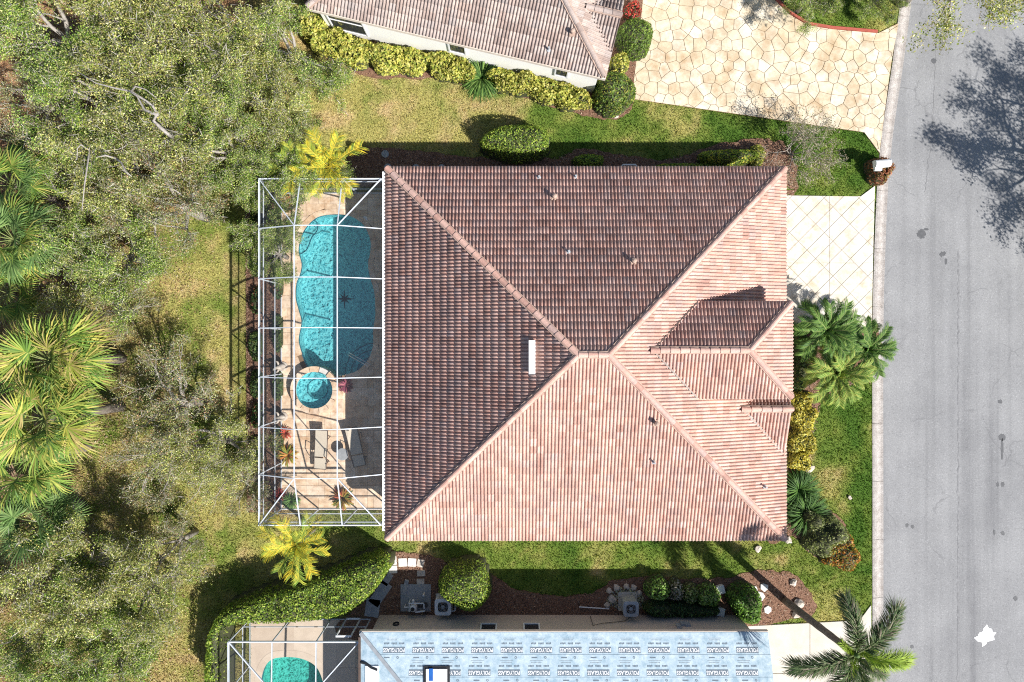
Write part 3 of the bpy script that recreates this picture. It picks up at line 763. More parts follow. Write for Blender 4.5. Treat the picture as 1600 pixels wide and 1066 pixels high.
fascia(roof, [(HX0-.026, HY0-.026), (HX1+.026, HY0-.026), (HX1+.026, HY1+.026), (HX0-.026, HY1+.026), (HX0-.026, HY0-.026)], ZE)
fascia(roof, [(wxe, WY0-.026), (WX1+.026, WY0-.026), (WX1+.026, WY1+.026), (wxe, WY1+.026)], WZ)
mb = MB(); mb.prism([(6.2, WY0+.4), (WX1-.4, WY0+.4), (WX1-.4, WY1-.4), (6.2, WY1-.4)], 0, WZ-.02); mb.build('entry_wall', M['stucco_tan'], house)
mb = MB()   # wing underlay with soffit
e = [Vector((wxe-.6, WY0, WZ-.02)), Vector((WX1, WY0, WZ-.02)), Vector((WX1, WY1, WZ-.02)), Vector((wxe-.6, WY1, WZ-.02))]; rr0 = Vector((wxr-.3, wyc, wzr-.02)); rr1 = wr1-Vector((0, 0, .02))
mb.poly([e[0], e[1], rr1, rr0]); mb.poly([e[2], e[3], rr0, rr1]); mb.poly([e[1], e[2], rr1]); lo = [p-Vector((0, 0, .18)) for p in e]
for i in range(4): mb.poly([lo[i], lo[(i+1) % 4], e[(i+1) % 4], e[i]])
mb.poly(lo[::-1]); mb.build('wing_deck', M['felt'], roof)
mb = MB(); g0 = Vector((GX1-.03, GYR-GH, ZE-.02)); g1 = Vector((GX1-.03, GYR+GH, ZE-.02)); gr = Vector((GX1-.03, GYR, GZR-.02)); bk = Vector((gxr, GYR, GZR-.02))
mb.poly([g0, g1, gr]); mb.poly([g0, gr, bk, Vector((HX1-.2, GYR-GH, ZE-.02))]); mb.poly([gr, g1, Vector((HX1-.2, GYR+GH, ZE-.02)), bk]); mb.build('gable_end', M['stucco_tan'], roof)
# the white gutter where the enclosure meets the eave
mb = MB(); mb.bar((HX0-.10, HY0+.4, ZE-.02), (HX0-.10, HY1-.2, ZE-.02), .12, .13); mb.build('gutter', M['white_metal'], house)
def vent(px, py, f, parent, r=.06, h=.30, hood=False):
    p = on_plane(px, py, f); off = wloc(parent); mb = MB()
    if hood:
        mb.box((p.x, p.y, p.z+.03), (.26, .26, .14)); mb.lathe([(.075, p.z+.05), (.075, p.z+h*.7), (.105, p.z+h*.72), (.10, p.z+h), (.04, p.z+h+.04)], (p.x, p.y), 12)
        mb.build('roof_vent', M['mortar'], parent)
    else:
        mb.lathe([(.10, p.z-.02), (.09, p.z+.07), (.042, p.z+.09), (.042, p.z+h)], (p.x, p.y), 10); mb.build('vent_pipe', M['grey_metal'], parent)
for px, py, hd in ((866, 309, 1), (842, 278, 0), (899, 277, 0), (888, 394, 0), (989, 409, 1), (1024, 661, 1), (1021, 722, 0), (1194, 760, 0)): vent(px, py, main_z, house, hood=bool(hd), h=.42 if hd else .34)
p = on_plane(831, 558, main_z); mb = MB()
mb.box((p.x, p.y, p.z+.22), (.27, 1.42, .16)); mb.box((p.x+.02, p.y, p.z+.06), (.22, 1.30, .22)); mb.build('ridge_vent', M['white_metal'], house)

# upper neighbour house
up = empty('house', TU(6, 6), 'white walled neighbour house with a brown grey tile roof beside the flagstone driveway', 'house')
mb = MB(); mb.prism(ccw(house_up), 0, ZE-.19); mb.build('wall', M['stucco_white'], up)
TUU = lambda x, y, z=0: TU(ULEN-x, y, z)          # x runs towards the driveway end
UD = 13.0
uroof = hip_slab(TUU, ULEN, UD, ZE, up)
def up_z(x, y):
    d = Vector((x, y, 0))-Vector((UC.x, UC.y, 0)); a, b = d.dot(uu), d.dot(uv); return ZE+SL*max(0, min(a, b, ULEN-a, UD-b))
tip = on_plane(919, 12, up_z); dd = tip-Vector((UC.x, UC.y, tip.z)); ga, gb = dd.dot(uu), dd.dot(uv); gh2 = ga; gz2 = tip.z
gp_ = []
uzv = Vector((0, 0, SL)); tm2 = gh2/ca; x0u = -.05
gp_.append((TU(ga+.1, gb-gh2, ZE+.01), -uu, uv+uzv, [(ga+.05, 0), (ga+.1+.05, 0), (ga+.15, tm2), (.05, tm2)]))
gp_.append((TU(-.05, gb+gh2, ZE+.01), uu, -uv+uzv, [(0, 0), (.05, 0), (ga+.1, tm2), (0, tm2)]))
tile_roof(uroof, hip_planes(TUU, ULEN, UD, ZE)+gp_, 300, tme=TILE_ME2, PAL=TILE_COLS2)
ur0, ur1 = TUU(UD/2, UD/2, ZE+UD/2*SL), TUU(ULEN-UD/2, UD/2, ZE+UD/2*SL)
for a, b in ((TUU(.05, .05, ZE+.02), ur0), (TUU(.05, UD-.05, ZE+.02), ur0), (TUU(ULEN-.05, .05, ZE+.02), ur1), (TUU(ULEN-.05, UD-.05, ZE+.02), ur1), (ur0, ur1)): ridge_line(uroof, a, b, CAP_ME2)
ridge_line(uroof, TU(ga+.1, gb, gz2), TU(-.05, gb, gz2), CAP_ME2)
mb = MB(); mb.poly([TU(0, gb-gh2, ZE-.02), TU(0, gb+gh2, ZE-.02), TU(0, gb, gz2-.02)]); mb.poly([TU(0, gb-gh2, ZE-.02), TU(0, gb, gz2-.02), TU(ga, gb, gz2-.02)]); mb.poly([TU(0, gb+gh2, ZE-.02), TU(ga, gb, gz2-.02), TU(0, gb, gz2-.02)]); mb.build('gable_end', M['stucco_white'], uroof)
fascia(uroof, [TU(-.026, -.026), TU(ULEN+.026, -.026), TU(ULEN+.026, UD), TU(-.026, UD), TU(-.026, -.026)], ZE)
for px, py, hd in ((894, 53, 1), (857, 79, 0)): vent(px, py, up_z, up, hood=bool(hd), h=.35)
def wall_window(parent, T, a0, a1, z0, z1, nbar=0, depth=.28):
    """window in the wall plane b = depth: T(a,b,z); frame proud of the wall, pane set in it"""
    fr = MB(); t = .07
    def bx(a, b, c, d, n0, n1):
        pts = [T(a, n0, 0), T(b, n0, 0), T(b, n1, 0), T(a, n1, 0)]; fr.prism(ccw([(p.x, p.y) for p in pts]), c, d)
    for a, b, c, d in ((a0, a1, z0-t, z0), (a0, a1, z1, z1+t), (a0-t, a0, z0-t, z1+t), (a1, a1+t, z0-t, z1+t)): bx(a, b, c, d, depth-.06, depth+.02)
    for k in range(nbar): zc = z0+(z1-z0)*(k+1)/(nbar+1); bx(a0, a1, zc-.03, zc+.03, depth-.045, depth+.02)
    wdw = fr.build('window', M['white_metal'], parent)
    pb = MB(); pts = [T(a0+.004, depth-.02, 0), T(a1-.004, depth-.02, 0), T(a1-.004, depth-.012, 0), T(a0+.004, depth-.012, 0)]
    pb.prism(ccw([(p.x, p.y) for p in pts]), z0+.002, z1-.002); pb.build('pane', M['glass'], wdw)
def a_of(px, py, z): 
    p = P(px, py, z); return (p-Vector((UC.x, UC.y, z))).dot(uu)
a1_, a0_ = a_of(512, 40, 1.5), a_of(568, 40, 1.5); wall_window(up, TU, a0_, a1_, .55, 2.5, 1)
a1_, a0_ = a_of(700, 77, 1.8), a_of(725, 77, 1.8); wall_window(up, TU, a0_, a1_, 1.1, 2.45)
a1_, a0_ = a_of(868, 115, 1.8), a_of(886, 115, 1.8); wall_window(up, TU, a0_, a1_, 1.2, 2.4)

# lower neighbour house: roof stripped to a printed membrane
low = empty('house', (2, -20, 0), 'neighbour house with pale blue printed roofing membrane and a tan stucco wall', 'house')
mb = MB(); mb.prism(ccw(house_low), 0, ZE-.17); mb.build('wall', M['stucco_tan'], low)
BD = 14.0; BL = BX1-BX0
mb = MB(); bh = BD/2; zrb = ZE+bh*SL
e = [Vector((BX0, BY1-BD, ZE-.012)), Vector((BX1, BY1-BD, ZE-.012)), Vector((BX1, BY1, ZE-.012)), Vector((BX0, BY1, ZE-.012))]; lo = [q-Vector((0, 0, .16)) for q in e]
q0, q1 = Vector((BX0+bh, BY1-bh, zrb-.012)), Vector((BX1, BY1-bh, zrb-.012))
mb.poly([e[0], e[1], q1, q0]); mb.poly([e[2], e[3], q0, q1]); mb.poly([e[3], e[0], q0])
for i in range(4): mb.poly([lo[i], lo[(i+1) % 4], e[(i+1) % 4], e[i]])
gw = MB(); gw.poly([e[1], e[2], q1]); gw.build('gable_wall', M['stucco_tan'], low)
mb.poly(lo[::-1]); broof = mb.build('roof', M['felt'], low)
fascia(broof, [(BX0-.026, BY1+.026), (BX1+.026, BY1+.026)], ZE); fascia(broof, [(BX0-.026, BY1+.026), (BX0-.026, BY1-BD)], ZE)
def font_mesh(txt, size, name):
    cu = bpy.data.curves.new(name, 'FONT'); cu.body = txt; cu.size = size; cu.align_x = 'CENTER'; cu.align_y = 'CENTER'; cu.resolution_u = 2; cu.offset = .003
    o = bpy.data.objects.new(name, cu); COL.objects.link(o); dg = bpy.context.evaluated_depsgraph_get(); dg.update()
    me = bpy.data.meshes.new_from_object(o.evaluated_get(dg)); me.name = name; me.materials.clear()
    bpy.data.objects.remove(o); return me
LOGO_TXT = font_mesh('POLYGLASS', .235, 'lettering'); LOGO_TXT.materials.append(M['paint'])
for v_ in LOGO_TXT.vertices: v_.co.x *= .80
def flat(rects, name, mat):
    mb = MB()
    for x0, y0, x1, y1 in rects: mb.poly([(x0, y0, 0), (x1, y0, 0), (x1, y1, 0), (x0, y1, 0)])
    me = mb.mesh(name); me.materials.append(mat); return me
LOGO_BOX = flat([(-.50, -.13, .50, .13)], 'printed_panel', M['ink'])
r_ = random.Random(4)
def words(n, wlen, h, gap, seed):
    r = random.Random(seed); out = []; x = -wlen/2
    for k in range(n):
        lw = wlen/n-gap
        for c in range(4): out.append((x+lw*c/4+.008, -h/2+r.uniform(0, h*.15), x+lw*(c+1)/4-.008, h/2-r.uniform(0, h*.15)))
        x += wlen/n
    return out
SMALL3 = flat(words(3, 1.02, .085, .09, 1), 'printed_words', M['ink'])
TINY = flat([(-.22+.06*k, .02, -.18+.06*k, .05) for k in range(8)]+[(-.28+.045*k, -.05, -.25+.045*k, -.03) for k in range(13)], 'printed_small_words', M['ink_pale'])
def ring_mesh():
    mb = MB(); n = 12
    for k in range(n):
        a, b = 2*math.pi*k/n, 2*math.pi*(k+1)/n; mb.poly([(.03*math.cos(a), .03*math.sin(a), 0), (.055*math.cos(a), .055*math.sin(a), 0), (.055*math.cos(b), .055*math.sin(b), 0), (.03*math.cos(b), .03*math.sin(b), 0)])
    mb.poly([(.36, -.02, 0), (.62, -.02, 0), (.62, .03, 0), (.36, .03, 0)])
    me = mb.mesh('printed_emblem'); me.materials.append(M['ink']); return me
RING = ring_mesh()
def membrane_plane(O, u, w_, poly, first_phase):
    O, u, w_ = Vector(O), Vector(u).normalized(), Vector(w_).normalized(); n = u.cross(w_); off = wloc(broof)
    tm = max(q[1] for q in poly); k = 0; SW = .93
    while k*SW < tm:
        c = clip_convex([(-50, k*SW), (50, k*SW), (50, (k+1)*SW+.05), (-50, (k+1)*SW+.05)], poly)
        if len(c) >= 3:
            mb = MB(); c = ccw(c)
            def W(s, t, h): return O+u*s+w_*t+n*h
            z_hi = lambda t: .018-.010*((t-k*SW)/SW)
            b = len(mb.v); m = len(c)
            mb.v += [tuple(W(s, t, z_hi(t))) for s, t in c]+[tuple(W(s, t, z_hi(t)-.008)) for s, t in c]
            mb.face(range(m)); 
            for i in range(m): j = (i+1) % m; mb.face((i, m+i, m+j, j))
            sh = mb.build('membrane_sheet', M['membrane'], broof)
            ph = first_phase+r_.uniform(0, .5) if k else first_phase
            s = -10+ph
            while s < 40:
                for me, dt, ds, hh in ((LOGO_BOX, .74, 0, .004), (LOGO_TXT, .74, 0, .008), (SMALL3, .47, .05, .004), (TINY, .29, .1, .004), (RING, .12, -.3, .004)):
                    t = k*SW+dt; q = [(s+ds-.55, t-.13), (s+ds+.65, t-.13), (s+ds+.65, t+.13), (s+ds-.55, t+.13)]
                    if not inside(np.array(q), poly).all(): continue
                    pw = W(s+ds, t, z_hi(t)+hh)
                    if pw.y < -17.5: continue
                    o = bpy.data.objects.new(me.name, me); COL.objects.link(o); o.parent = broof if me is not None else sh
                    m4 = Matrix.Identity(4)
                    for a in range(3): m4[a][0] = u[a]; m4[a][1] = w_[a]; m4[a][2] = n[a]
                    m4.translation = pw-off; o.matrix_basis = m4
                    if me in (TINY, SMALL3): o['kind'] = 'stuff'
                s += 1.335
        k += 1
uzv = Vector((0, 0, SL)); tmb = bh/ca
membrane_plane((BX1, BY1, ZE), (-1, 0, 0), Vector((0, -1, 0))+uzv, [(0, 0), (BL, 0), (BL-bh, tmb), (0, tmb)], .35)
membrane_plane((BX0, BY1, ZE), (0, -1, 0), Vector((1, 0, 0))+uzv, [(0, 0), (BD, 0), (bh, tmb)], .1)
mb = MB(); mb.bar(Vector((BX0+.02, BY1-.02, ZE+.04)), q0+Vector((0, 0, .05)), .16, .03); mb.build('hip_strip', M['grey_metal'], broof)
mb = MB(); mb.bar(Vector((BX0-.02, BY1-.2, ZE+.02)), Vector((BX0-.02, BY1-9, ZE+.02)), .10, .12); mb.build('gutter', M['bronze'], low)
def low_z(x, y): return ZE+SL*max(0, min(x-BX0, BY1-y))
def roof_rect(px0, py0, px1, py1, mat, name, parent, dz=.05):
    c = [on_plane(x, y, low_z)+Vector((0, 0, dz)) for x, y in ((px0, py1), (px1, py1), (px1, py0), (px0, py0))]
    mb = MB(); mb.poly(c); mb.poly([q-Vector((0, 0, .04)) for q in c][::-1]); 
    for i in range(4): mb.poly([c[i]-Vector((0, 0, .04)), c[(i+1) % 4]-Vector((0, 0, .04)), c[(i+1) % 4], c[i]])
    return mb.build(name, mat, parent)
sk = roof_rect(662, 1040, 703, 1090, M['dark'], 'skylight_curb', low, .06); roof_rect(666, 1044, 699, 1088, M['paint'], 'skylight_cover', sk, .11); roof_rect(671, 1043, 677, 1062, M['blue_tape'], 'tape', sk, .125)
roof_rect(571, 1040, 592, 1090, M['paint'], 'roof_patch', low, .05)
mb = MB(); mb.tube([on_plane(x, y, low_z)+Vector((0, 0, .05)) for x, y in ((564, 1034), (572, 1036), (580, 1042), (590, 1046))], .06, 6); mb.build('tar_strip', M['dark'], low)
TLW = lambda a, b, z=0: Vector((a, BY1-b, z))
for px in (763, 831):
    a = P(px, 978, 1.9).x; wall_window(low, TLW, a-.33, a+.33, 1.2, 2.25, depth=.32)
for px, sx in ((1058, .2), (1073, .25), (1066, .18)):
    q = P(px, 975, 1.2); mb = MB(); mb.box((q.x, BY1-.32+.05, 1.2+random.uniform(-.2, .3)), (sx, .12, .35)); mb.build('meter_box', M['grey_metal'], low)
mb = MB(); x0 = P(925, 975, 1).x
mb.tube([(x0, BY1-.28, .3), (x0, BY1-.27, 1.4), (x0+.5, BY1-.27, 1.15), (x0+1.6, BY1-.27, .9), (x0+2.0, BY1-.2, .5)], .015, 5); mb.build('cable', M['dark'], low)
mb = MB(); x0 = P(620, 975, 1).x
for k in range(3): mb.tube([(x0+.13*math.cos(t), BY1-.25-.03*k, 1.2+.16*math.sin(t)) for t in np.linspace(0, 6.3, 14)], .02, 5)
mb.build('hose_coil', M['dark'], low)

# ------------------------------------------------------------------ pool decks and pools
pool_px = [(510, 335.5), (492.5, 341), (477, 356), (469, 373), (466, 393), (470.5, 411), (469, 426), (462.5, 443), (461.5, 466), (466.5, 486), (470.5, 503), (467, 523), (466.5, 535), (472, 554), (483, 578), (503, 590), (520, 588), (540, 586), (560, 579), (576, 562), (584, 539), (584, 516), (587.5, 491), (586, 458), (580, 436), (576, 414), (580, 391), (579, 373), (570, 353), (555, 341), (537, 335)]
pool = ccw(smooth_loop(PL(pool_px, -.05), 124))
def offset_loop(lp, d):
    n = len(lp); out = []
    for i in range(n):
        a, b = lp[i-1], lp[(i+1) % n]; tx, ty = b[0]-a[0], b[1]-a[1]; L = math.hypot(tx, ty) or 1
        out.append((lp[i][0]+ty/L*d, lp[i][1]-tx/L*d))
    return out
spa_c = P2(492.5, 609.5, .2); SPA_R = 1.12
def swap_run(lp, R_, far):
    """replace the run of loop points inside the spa circle by an arc of that circle"""
    n = len(lp); ins = [math.dist(q, spa_c) < R_ for q in lp]
    st = next(i for i in range(n) if not ins[i] and ins[(i+1) % n]); lp = lp[st:]+lp[:st]; ins = ins[st:]+ins[:st]
    en = max(i for i in range(n) if ins[i])+1
    a0 = math.atan2(lp[0][1]-spa_c[1], lp[0][0]-spa_c[0]); a1 = math.atan2(lp[en % n][1]-spa_c[1], lp[en % n][0]-spa_c[0])
    d = (a1-a0) % (2*math.pi); pc = np.mean(np.array(lp), axis=0); cand = []
    for dd in (d, d-2*math.pi):
        am = a0+dd/2; cand.append((math.dist((spa_c[0]+math.cos(am), spa_c[1]+math.sin(am)), pc), dd))
    dd = max(cand)[1] if far else min(cand)[1]
    arc = [(spa_c[0]+R_*math.cos(a0+dd*t), spa_c[1]+R_*math.sin(a0+dd*t)) for t in np.linspace(0, 1, 26 if far else 9)]
    return arc+lp[en:] if en < n else arc
pool_full = pool; deck_hole = swap_run(pool, 1.0, True); pool = swap_run(pool, 1.10, False)
def make_pool(deck, pool_loop, deck_name, deck_label, deckmat, water_label, plaster, water, depth, hole=None):
    mb = MB(); tri_fill([deck, hole or pool_loop], -.03, mb); b = len(mb.v); n = len(deck)
    mb.v += [(x, y, -.03) for x, y in deck]+[(x, y, -.5) for x, y in deck]
    for i in range(n): mb.face((b+i, b+n+i, b+n+(i+1) % n, b+(i+1) % n))
    dk = tag(mb.build(deck_name, deckmat), deck_label, kind='structure')
    shell = MB(); n = len(pool_loop)
    for z0, z1 in ((-.27, -depth),):
        b = len(shell.v); shell.v += [(x, y, z0) for x, y in pool_loop]+[(x, y, z1) for x, y in pool_loop]
        for i in range(n): j = (i+1) % n; shell.face((b+i, b+n+i, b+n+j, b+j))
    tri_fill([pool_loop], -depth, shell)
    sh = tag(shell.build('pool_basin', plaster), water_label+' basin', kind='structure')
    wl = MB(); wl.v += [(x, y, .0) for x, y in pool_loop]+[(x, y, -.27) for x, y in pool_loop]
    for i in range(n): j = (i+1) % n; wl.face((i, n+i, n+j, j))
    wl.build('waterline_tile', M['waterline'], sh)
    wt = MB(); tri_fill([pool_loop], -.11, wt)
    tag(wt.build('pool_water', water), water_label, kind='structure')
    return dk, sh
dk, basin = make_pool(deck_main, pool, 'pool_deck', 'travertine paved pool deck inside the white framed enclosure', M['flag_joint'], 'curvy turquoise swimming pool water', M['plaster'], M['water'], 1.05, deck_hole)
# coping stones
n = len(pool); oc = offset_loop(pool, .24); ic = offset_loop(pool, -.02)
for i in range(0, n-3, 4):
    a = [i, i+1, i+2, i+3, i+4]
    if any(math.dist(pool[k % n], spa_c) < 1.2 for k in a): continue
    q = [oc[k % n] for k in a]+[ic[k % n] for k in a[::-1]]
    g = .006; cx_ = np.mean(np.array(q), axis=0); q = [(x+(cx_[0]-x)*.012, y+(cx_[1]-y)*.012) for x, y in q]
    mb = MB(); mb.prism(ccw(q), -.045, .018); mb.build('coping_stone', M['paver'], dk)
# pavers in a random ashlar grid
clipring = ccw(offset_loop(pool_full, .23))
def carve_paver(q):
    pts = np.array(q); 
    smp = np.array([(q[0][0]+(q[2][0]-q[0][0])*a, q[0][1]+(q[2][1]-q[0][1])*b) for a in np.linspace(0, 1, 5) for b in np.linspace(0, 1, 5)])
    ins = inside(smp, clipring)
    if ins.all(): return []
    out = q
    if ins.any():
        c = pts.mean(axis=0); A = np.array(clipring); d = np.hypot(*(A-c).T)
        for k in np.argsort(d)[:1]:
            a, b = A[k-1], A[(k+1) % len(A)]; t = b-a; out = clip(out, tuple(A[k]), (-t[1], t[0]))
            if len(out) < 3: return []
        if inside(np.array([np.mean(np.array(out), axis=0)]), clipring)[0]: return []
    ds = [math.dist(q_, spa_c) for q_ in out]
    if max(ds) < 1.08: return []
    if min(ds) < 1.05:
        g_ = np.mean(np.array(out), axis=0); v_ = (g_-np.array(spa_c))/max(1e-6, math.dist(g_, spa_c)); out = clip(out, (spa_c[0]+v_[0]*1.04, spa_c[1]+v_[1]*1.04), (-v_[0], -v_[1]))
        if len(out) < 3: return []
    return out
rp_ = random.Random(11); U = .305
nxp, nyp = int((DX1-DX0)/U)+1, int((DY1-DY0)/U)+1; occ = np.zeros((nxp, nyp), bool); npv = 0
for i in range(nxp):
    for j in range(nyp):
        if occ[i, j]: continue
        for sx_, sy_ in rp_.sample([(2, 2), (3, 2), (2, 3), (2, 1), (1, 2), (2, 2), (3, 2)], 7)+[(1, 1)]:
            if i+sx_ <= nxp and j+sy_ <= nyp and not occ[i:i+sx_, j:j+sy_].any(): break
        occ[i:i+sx_, j:j+sy_] = True
        x0, y0 = DX0+i*U, DY0+j*U; x1, y1 = min(x0+sx_*U, DX1), min(y0+sy_*U, DY1)
        if x1-x0 < .05 or y1-y0 < .05: continue
        q = carve_paver([(x0+.005, y0+.005), (x1-.005, y0+.005), (x1-.005, y1-.005), (x0+.005, y1-.005)])
        if len(q) >= 3 and abs(area2(q)) > .01:
            mb = MB(); mb.prism(q, -.045, rp_.uniform(-.002, .002), bot=False); mb.build('paver', M['paver'], dk); npv += 1
# ledge, curved steps and compass star inside the pool
lg = ccw(smooth_loop(PL([(493, 346), (497, 352), (496, 362), (488, 372), (483, 385), (478, 393), (467, 397), (467, 380), (472, 363), (481, 351)], -.4), 40))
mb = MB(); mb.prism(lg, -1.04, -.30); mb.build('ledge', M['plaster'], basin)
mb = MB(); mb.tube([(x, y, -.295) for x, y in lg+lg[:1]], .02, 4); mb.build('ledge_trim', M['waterline'], basin)
sc_ = P2(585, 584, -.5)
for rr, zt in ((1.55, -.80), (1.2, -.55), (.85, -.30)):
    pts = [(sc_[0]+rr*math.cos(t), sc_[1]+rr*math.sin(t)) for t in np.linspace(R(75), R(190), 22)]
    pts = [q for q in pts]+[(sc_[0]+.1, sc_[1]+.1)]
    cl = [q for q in pts]; mb = MB(); mb.prism(ccw(cl), -1.04, zt); st = mb.build('step', M['plaster'], basin)
    mb = MB(); mb.tube([(x, y, zt+.004) for x, y in pts[:-1]], .022, 4); mb.build('step_trim', M['waterline'], st)
sp = P(538, 467, -1.0); mb = MB()
for k in range(8):
    t = math.pi/4*k; L = .55 if k % 2 == 0 else .34; wd = .05; s0 = .10
    dx, dy = math.cos(t), math.sin(t); mb.poly([(sp.x+dx*s0-dy*wd, sp.y+dy*s0+dx*wd, -1.043), (sp.x+dx*s0+dy*wd*.0+dy*wd, sp.y+dy*s0-dx*wd, -1.043), (sp.x+dx*L, sp.y+dy*L, -1.043)][::-1])
mb.poly([(sp.x+.12*math.cos(t), sp.y+.12*math.sin(t), -1.040) for t in np.linspace(0, 2*math.pi, 17)[:-1]]); mb.build('compass_star', M['star'], basin)
def disc(name, px, py, z, r, mat, label, cat, h=.03, group=None):
    c = P(px, py, z); mb = MB(); mb.lathe([(r, z), (r*1.02, z+h*.7), (r*.9, z+h)], (c.x, c.y), 16); o = mb.build(name, mat); return tag(o, label, cat, group)
mb = MB(); c = P(550, 395, -1.0); mb.lathe([(.12, -1.05), (.12, -1.02), (.09, -1.01)], (c.x, c.y), 14); mb.build('main_drain', M['white_plastic'], basin)
disc('skimmer_lid', 570, 342, .0, .13, M['white_plastic'], 'round white skimmer lid in the shaded pool deck', 'lid', .015)
# handrail over the steps
a = P(549, 552, -.3); b = P(584, 571, 0); mb = MB(); dvec = (b-a).normalized(); sd = Vector((-dvec.y, dvec.x, 0)).normalized()*.06
for s in (-1, 1):
    o_ = sd*s; mb.tube([Vector((a.x, a.y, -1.0))+o_, Vector((a.x, a.y, .35))+o_, Vector((a.x, a.y, .45))+dvec*.12+o_, Vector((b.x, b.y, .85))-dvec*.25+o_, Vector((b.x, b.y, .8))+o_, Vector((b.x, b.y, -.02))+o_], .022, 7)
tag(mb.build('handrail', M['steel'], None, True), 'steel handrail over the curved pool steps', 'handrail')
# raised spa
spa = tag(empty('spa', (*spa_c, 0)), 'round raised spa with a stone rim spilling into the pool', 'spa')
def annulus(ri, ro, z0, z1, a0, a1, n, c):
    mb = MB(); ts = np.linspace(a0, a1, n+1)
    inn = [(c[0]+ri*math.cos(t), c[1]+ri*math.sin(t)) for t in ts]; out = [(c[0]+ro*math.cos(t), c[1]+ro*math.sin(t)) for t in ts]
    mb.prism(ccw(out+inn[::-1]), z0, z1); return mb
for k in range(14):
    t0, t1 = 2*math.pi*k/14+.012, 2*math.pi*(k+1)/14-.012
    if k == 2: annulus(.92, 1.16, -.05, .33, t0, t1, 4, spa_c).build('spillway', M['slab'], spa)
    else: annulus(.90, 1.18, .34, .39, t0, t1, 4, spa_c).build('coping_stone', M['paver'], spa)
mb = MB()
for rr_, flip in ((1.13, 0), (.93, 1)):
    b0 = len(mb.v); mb.v += [(spa_c[0]+rr_*math.cos(2*math.pi*k/40), spa_c[1]+rr_*math.sin(2*math.pi*k/40), zz_) for zz_ in (-1.0, .337) for k in range(40)]
    for k in range(40):
        f_ = (b0+k, b0+(k+1) % 40, b0+40+(k+1) % 40, b0+40+k); mb.face(f_[::-1] if flip else f_)
mb.build('spa_wall', M['paver'], spa)
mb2 = MB(); nn = 40
prf = [(.925, .335), (.925, -.02), (.50, -.04), (.48, -.44), (.01, -.45)]
for r0_, z0_ in prf:
    cx_, cy_ = (spa_c[0]+(.05 if r0_ < .6 else 0), spa_c[1]+(.03 if r0_ < .6 else 0))
    mb2.v += [(cx_+r0_*math.cos(2*math.pi*k/nn), cy_+r0_*math.sin(2*math.pi*k/nn), z0_) for k in range(nn)]
for i in range(len(prf)-1):
    for k in range(nn): k2 = (k+1) % nn; mb2.face((i*nn+k, i*nn+k2, (i+1)*nn+k2, (i+1)*nn+k))
mb2.build('spa_basin', M['plaster'], spa)
mb = MB(); mb.poly([(spa_c[0]+.924*math.cos(t), spa_c[1]+.924*math.sin(t), .25) for t in np.linspace(0, 2*math.pi, 41)[:-1]]); mb.build('spa_water', M['water'], spa)
mb = MB(); mb.tube([(spa_c[0]+.05+.50*math.cos(t), spa_c[1]+.03+.50*math.sin(t), -.035) for t in np.linspace(0, 2*math.pi, 41)], .018, 4); mb.build('spa_trim', M['waterline'], spa)
# neighbour's pool
pl2 = ccw(smooth_loop(PL([(412, 1047), (424, 1031), (445, 1027), (470, 1029), (492, 1040), (503, 1060), (508, 1090), (495, 1120), (450, 1130), (418, 1110), (408, 1075)], 0), 60))
dk2, basin2 = make_pool(deck_low, pl2, 'pool_deck', 'plain beige pool deck beside the membrane roofed house', M['drive_joint'], 'small green teal pool water', M['plaster2'], M['water2'], 1.3)
M['beige'] = random_mat('beige_deck', [(0, (.56, .46, .36)), (.5, (.60, .50, .40)), (1, (.53, .43, .34))], 2, .1)
for i in range(3):
    for j in range(3):
        x0, x1 = LX0+(LX1-LX0)*i/3, LX0+(LX1-LX0)*(i+1)/3; y1, y0 = LY1-2.37*j, max(LY0, LY1-2.37*(j+1))
        cell = [(x0+.006, y0+.006), (x1-.006, y0+.006), (x1-.006, y1-.006), (x0+.006, y1-.006)]
        smp = np.array([(x0+(x1-x0)*a, y0+(y1-y0)*b) for a in np.linspace(0, 1, 30) for b in np.linspace(0, 1, 30)])
        mb = MB()
        if inside(smp, pl2).any():
            m = 16; hx, hy = (x1-x0)/m, (y1-y0)/m; rc = offset_loop(pl2, .05)
            for a in range(m):
                for b in range(m):
                    q = [(x0+a*hx, y0+b*hy), (x0+(a+1)*hx, y0+b*hy), (x0+(a+1)*hx, y0+(b+1)*hy), (x0+a*hx, y0+(b+1)*hy)]
                    if not inside(np.array(q), rc).any(): mb.poly([(x, y, 0) for x, y in q])
        else: mb.prism(cell, -.028, 0, bot=False)
        if mb.v: mb.build('deck_slab', M['beige'], dk2)
n2 = len(pl2); oc2 = offset_loop(pl2, .34)
for i in range(0, n2, 4):
    a = [i, i+1, i+2, i+3, i+4]; q = [oc2[k % n2] for k in a]+[pl2[k % n2] for k in a[::-1]]
    mb = MB(); mb.prism(ccw(q), -.03, .006); mb.build('coping_stone', M['beige'], dk2)

